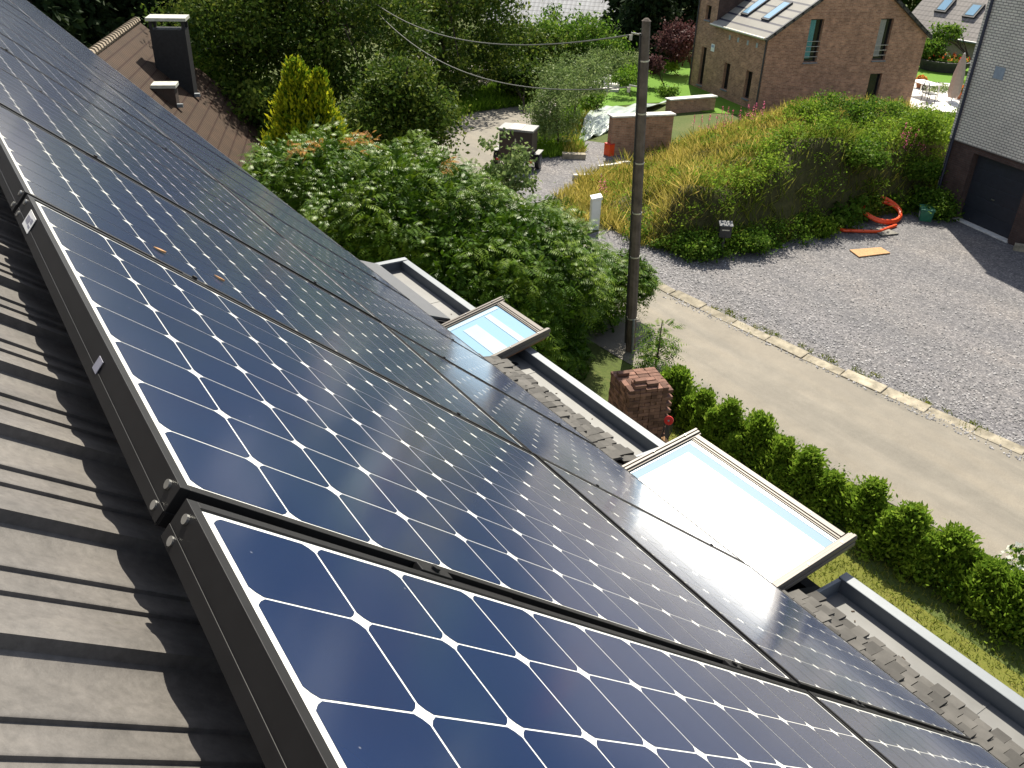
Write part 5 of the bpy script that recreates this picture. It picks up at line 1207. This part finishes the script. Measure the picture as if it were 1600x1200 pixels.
# fireweed on the mound edge
FW = [(x_, 203 - .14 * (x_ - 1010) + 5 * math.sin(x_)) for x_ in range(1012, 1200, 12)] + [(1015, 196), (1030, 190), (1048, 186), (1070, 183), (1078, 180), (1090, 176), (1100, 180), (1108, 174), (1128, 178), (1137, 180), (1158, 170), (1176, 178), (938, 290), (944, 296), (1412, 208), (1420, 214), (1432, 216), (1440, 220), (1428, 224), (1441, 232), (1415, 226)]
def nearhit(x, y):   # first point of the ray that meets the mound surface plus plant height
    d = ray(x, y); 
    for s_ in np.arange(14, 60, .1):
        q = CAM + d * (s_ / math.hypot(d[0], d[1]))
        if inpoly(np.array([q[0]]), np.array([q[1]]), MOUND)[0] and q[2] < float(moundz(np.array([q[0]]), np.array([q[1]]))[0]) + .75: return q
    return None
fwn = 0
for i, (x, y) in enumerate(FW):
    q = nearhit(x, y)
    if q is None: continue
    gz = float(moundz(q[:1], q[1:2])[0]); h = max(.7, q[2] - gz + .28); rg = np.random.default_rng(200 + i)
    e = empty('fireweed', (q[0], q[1], gz), 'pink flowering fireweed spike in the wild grass on the mound', 'flower', 'fireweed on the mound')
    mb = MB(); mb.tube([(0, 0, 0), (rg.normal(0, .03), rg.normal(0, .03), h)], [.008, .004], 5); mb.build('stem', M['bark'], e)
    m_ = 34; t = rg.random(m_); p = np.stack([rg.normal(0, .05, m_) * (1.1 - t), rg.normal(0, .05, m_) * (1.1 - t), h * (.55 + .5 * t)], 1); ls = rg.uniform(.03, .06, m_); v, f = leaves(p, rg.normal(size=p.shape), unit(rg.normal(size=p.shape)), ls, ls * .7); npmesh('blossom', v, f, L['pink'], e, rg.random(m_))
    m_ = 30; p = np.stack([rg.normal(0, .06, m_), rg.normal(0, .06, m_), h * rg.uniform(.05, .6, m_)], 1); ls = rg.uniform(.07, .13, m_); v, f = leaves(p, rg.normal(size=p.shape), unit(rg.normal(size=p.shape)), ls, ls * .25); npmesh('foliage', v, f, L['weed'], e, rg.random(m_))
# bushes on the mound
BM = [('dark leafy bush on the mound crest in front of the brick gable', (1310, 172), 1.25, 1.1, L['green']), ('pale green bush on the mound left of the crest', (1262, 180), .9, .8, L['weed']), ('bushy weeds on the mound crest below the terrace', (1375, 178), 1.1, .9, L['green']), ('tall weed bush near the pale building on the mound', (1448, 200), .8, .8, L['weed']), ('bramble hanging over the dark side of the mound', (1440, 262), .8, .6, L['green']), ('bramble on the mound side above the orange hose', (1345, 240), .8, .55, L['green']),
      ('leafy bush at the mound foot left of the mailbox', (1090, 385), .55, .5, L['green']), ('large leaved weed at the mound foot right of the mailbox', (1165, 372), .55, .42, L['green']), ('bramble at the mound foot beside the dark brick base', (1462, 318), .6, .7, L['green']), ('low weed bush at the mound foot nearest the hose', (1270, 352), .5, .4, L['weed'])]
for i, (lab, q, r, h, lm) in enumerate(BM):
    d = ray(*q); hit = None
    for s_ in np.arange(14, 60, .1):
        w = CAM + d * (s_ / math.hypot(d[0], d[1])); mz = float(moundz(w[:1], w[1:2])[0]); mz = max(mz, 0)
        if w[2] < mz + h * .6: hit = np.array([w[0], w[1], mz]); break
    if hit is None: continue
    tree('bush', lab, hit, [(hit + [0, 0, h * .5], (r, r, h * .6))], lm, 70, 3600, .10, .17, 300 + i, .03, 'bushes on the mound', 'bush', .55, .4)
# golden conifer and its neighbours
def tbase(x, dist): q = far(x, 300, dist); return np.array([q[0], q[1], float(terr(q[0], q[1]))])
def hfor(x, y, dist): return far(x, y, dist)[2]
b_ = tbase(478, 25.5); tz = hfor(478, 100, 25.5)
conifer('golden_cypress', 'golden yellow conical cypress behind the sumac', b_, tz - b_[2], 1.75, L['golden'], 15000, .15, 400, None, 'tree', hang=1.1, tips=.8, droop=.0, fill=.3, power=.8)
q2 = tbase(512, 25.2); conifer('golden_cypress', 'smaller golden cypress leader on the right side of the cone', q2, hfor(512, 112, 25.2) - q2[2], 1.15, L['golden'], 8000, .15, 401, None, 'tree', hang=1.1, tips=.8, droop=.0, fill=.3, power=.75)
def crown(x, ytop, ybot, rx, dist, sq=1.0):
    zt, zb_ = hfor(x, ytop, dist), hfor(x, ybot, dist); c = far(x, (ytop + ybot) / 2, dist); c[2] = (zt + zb_) / 2; return (c, np.array([rx, rx * sq, (zt - zb_) / 2]))
def T(name, label, x, dist, ells, lm, nclus, nleaf, ls, rc, seed, tr, group=None, cat_='tree', asp=.55, shell=.45, up=.5):
    return tree(name, label, tbase(x, dist), ells, lm, nclus, nleaf, ls, rc, seed, tr, group, cat_, asp, shell, up)
BG = 'trees beyond the roofs'
T('leafy_tree', 'mid green conical tree just right of the golden cypress', 622, 29, [crown(622, 78, 165, 1.0, 29), crown(625, 130, 235, 1.9, 29), crown(655, 165, 215, .9, 28.5)], L['decid'], 160, 15000, .155, .35, 410, .12, BG)
T('tall_tree', 'tall open brownish green tree left of the golden cypress', 385, 36, [crown(385, -150, 60, 3.2, 36), crown(350, -20, 110, 2.6, 35), crown(430, -60, 130, 3.0, 37)], L['decid'], 230, 22000, .18, .42, 411, .2, BG)
T('tall_tree', 'tall tree with several dark stems directly behind the golden cypress', 520, 37, [crown(520, -160, 60, 3.4, 37), crown(470, -10, 170, 3.0, 36), crown(565, -30, 190, 3.0, 36)], L['decid'], 260, 26000, .18, .42, 412, .22, BG)
T('tall_tree', 'dense dark tree above the grass verge at the road bend', 690, 43, [crown(690, -140, 50, 3.6, 43), crown(662, 0, 185, 2.6, 41), crown(735, -20, 125, 2.9, 44)], L['decid'], 250, 24000, .20, .45, 413, .22, BG)
T('tall_tree', 'dark bushy tree below the shiny far roof', 790, 47, [crown(775, 35, 122, 2.6, 47), crown(832, 50, 125, 2.4, 48)], L['decid'], 160, 15000, .20, .4, 414, .18, BG)
T('tall_tree', 'broad tree with sunlit top in front of the shiny far roof', 880, 50, [crown(885, 12, 130, 2.6, 50), crown(850, 30, 150, 1.8, 49), crown(925, 45, 140, 1.8, 50)], L['green'], 180, 16000, .20, .4, 415, .16, BG)
T('leafy_shrub', 'low dark shrub at the verge behind the road bend', 815, 38.5, [crown(818, 100, 146, 1.0, 41)], L['decid'], 60, 3500, .2, .32, 416, .06, BG)
for i, (x, dist, r, yt, lab) in enumerate(((-20, 44, 2.6, -160, 'at the left frame edge'), (50, 42, 2.6, -170, 'second from the left frame edge'), (115, 43, 2.6, -150, 'behind the ridge of the brown roof'), (185, 46, 2.8, -170, 'left behind the black chimney'), (250, 48, 2.8, -160, 'right behind the black chimney'), (310, 47, 2.6, -130, 'right of the chimney beside the tall open tree'))):
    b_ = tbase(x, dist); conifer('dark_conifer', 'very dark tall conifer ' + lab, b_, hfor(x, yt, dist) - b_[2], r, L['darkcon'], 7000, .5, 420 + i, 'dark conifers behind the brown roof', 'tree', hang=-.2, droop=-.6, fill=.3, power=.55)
T('leafy_shrub', 'light green shrub leaning over the far edge of the brown roof', 335, 37, [crown(325, 78, 150, 1.3, 36), crown(365, 110, 190, 1.5, 36), crown(405, 140, 240, 1.3, 35)], L['green'], 110, 6000, .2, .33, 430, .06, BG, 'shrub')
T('leafy_shrub', 'dark shrub between the brown roof and the golden cypress', 415, 31, [crown(412, 150, 260, 1.3, 31), crown(395, 120, 200, 1.5, 33)], L['decid'], 80, 4500, .2, .33, 431, .06, BG, 'shrub')
WG = 'willowy shrubs by the road bend'
T('willow_shrub', 'grey green willow shrub in front, right of the road bend', 868, 33.2, [crown(868, 128, 222, 1.0, 33.2), crown(852, 150, 215, .8, 33), crown(880, 105, 170, .8, 33.8)], L['willow'], 110, 6500, .12, .22, 440, .05, WG, 'shrub', .4)
T('willow_shrub', 'taller grey green willow shrub behind the first one', 890, 37, [crown(890, 78, 160, 1.2, 37), crown(915, 85, 150, 1.1, 38)], L['willow'], 110, 6500, .13, .25, 441, .05, WG, 'shrub', .4)
T('willow_shrub', 'pale green shrub left of the pole behind the slab pile', 950, 47, [crown(945, 78, 122, 1.3, 47), crown(975, 84, 120, 1.0, 47.5)], L['willow'], 90, 5500, .13, .27, 442, .05, WG, 'shrub', .45)
for i, (x, dist, r, yt, lab) in enumerate(((985, 54, 2.4, -60, 'just left of the pole top'), (1040, 58, 2.4, -80, 'right of the pole top'), (955, 62, 2.2, -60, 'behind the pale far roof end'), (1078, 66, 2.6, -60, 'behind the left corner of the brick house'))):
    b_ = tbase(x, dist); conifer('dark_conifer', 'dark broad conifer ' + lab, b_, hfor(x, yt, dist) - b_[2], r, L['darkcon'], 6500, .42, 450 + i, 'dark conifers behind the pole', 'tree', hang=-.1, droop=-.5, fill=.3, power=.5)
T('purple_tree', 'small purple leaved tree on the lawn left of the brick house', 1061, 50.5, [crown(1061, 36, 92, 1.15, 50.5)], L['purple'], 60, 3200, .18, .28, 460, .07)
T('columnar_shrub', 'reddish brown columnar shrub on the lawn beside the pole', 1022, 46.3, [crown(1022, 88, 118, .42, 46.3)], L['purple'], 30, 1500, .13, .14, 461, .04, None, 'shrub')
T('round_bush', 'small round dark bush on the lawn right of the pole', 1042, 44.1, [crown(1042, 134, 149, .5, 44.1)], L['green'], 24, 900, .12, .14, 462, .03, 'bushes on the lawn', 'bush')
T('round_bush', 'light yellow green bush at the back of the lawn', 1042, 50, [crown(1042, 97, 108, .75, 50)], L['verge'], 24, 900, .14, .16, 463, .03, 'bushes on the lawn', 'bush')
T('round_bush', 'dark bush at the left tip of the lawn', 928, 39.6, [crown(928, 150, 167, .5, 39.6)], L['green'], 24, 900, .12, .14, 464, .03, 'bushes on the lawn', 'bush')
T('round_bush', 'dark low bush behind the pale stone slabs', 973, 43.5, [crown(973, 116, 130, .6, 43.5)], L['green'], 24, 900, .12, .14, 465, .03, 'bushes on the lawn', 'bush')
T('round_bush', 'light green bush behind the lawn left of the pole', 988, 45, [crown(988, 103, 126, .7, 45)], L['verge'], 30, 1200, .13, .18, 466, .03, 'bushes on the lawn', 'bush')
T('garden_tree', 'small loose fruit tree in front of the far grey roof', 1478, 61, [crown(1480, 36, 70, .75, 61)], L['green'], 26, 900, .22, .28, 470, .07)
T('leafy_shrub', 'bright green shrub at the corner behind the brick house', 1452, 60, [crown(1452, 64, 92, .8, 60)], L['green'], 40, 2200, .2, .28, 471, .05, None, 'shrub')
# leafy branch tips hanging by the trailer
T('roadside_shrub', 'pale variegated shrub in front of the small dark trailer', 785, 24.5, [crown(778, 200, 290, .5, 24.5), crown(812, 225, 275, .35, 24.3), crown(800, 255, 300, .7, 24)], L['willow'], 60, 2000, .12, .16, 480, .04, None, 'shrub', .8)
# far line of trees closing the view
rg = np.random.default_rng(500)
for i, x in enumerate(range(-700, 2300, 120)):
    dist = 84 + rg.uniform(-6, 10); b_ = tbase(x, dist)
    tree('distant_tree', 'distant tree in the hazy row behind the village, %s from the left' % (ORD[i] if i < 24 else 'last'), b_, [(b_ + [0, 0, 4.2], (4.2, 4.2, 4.4))], L['decid'], 60, 2600, .6, .8, 510 + i, .25, 'distant trees', 'tree', .7, .4)
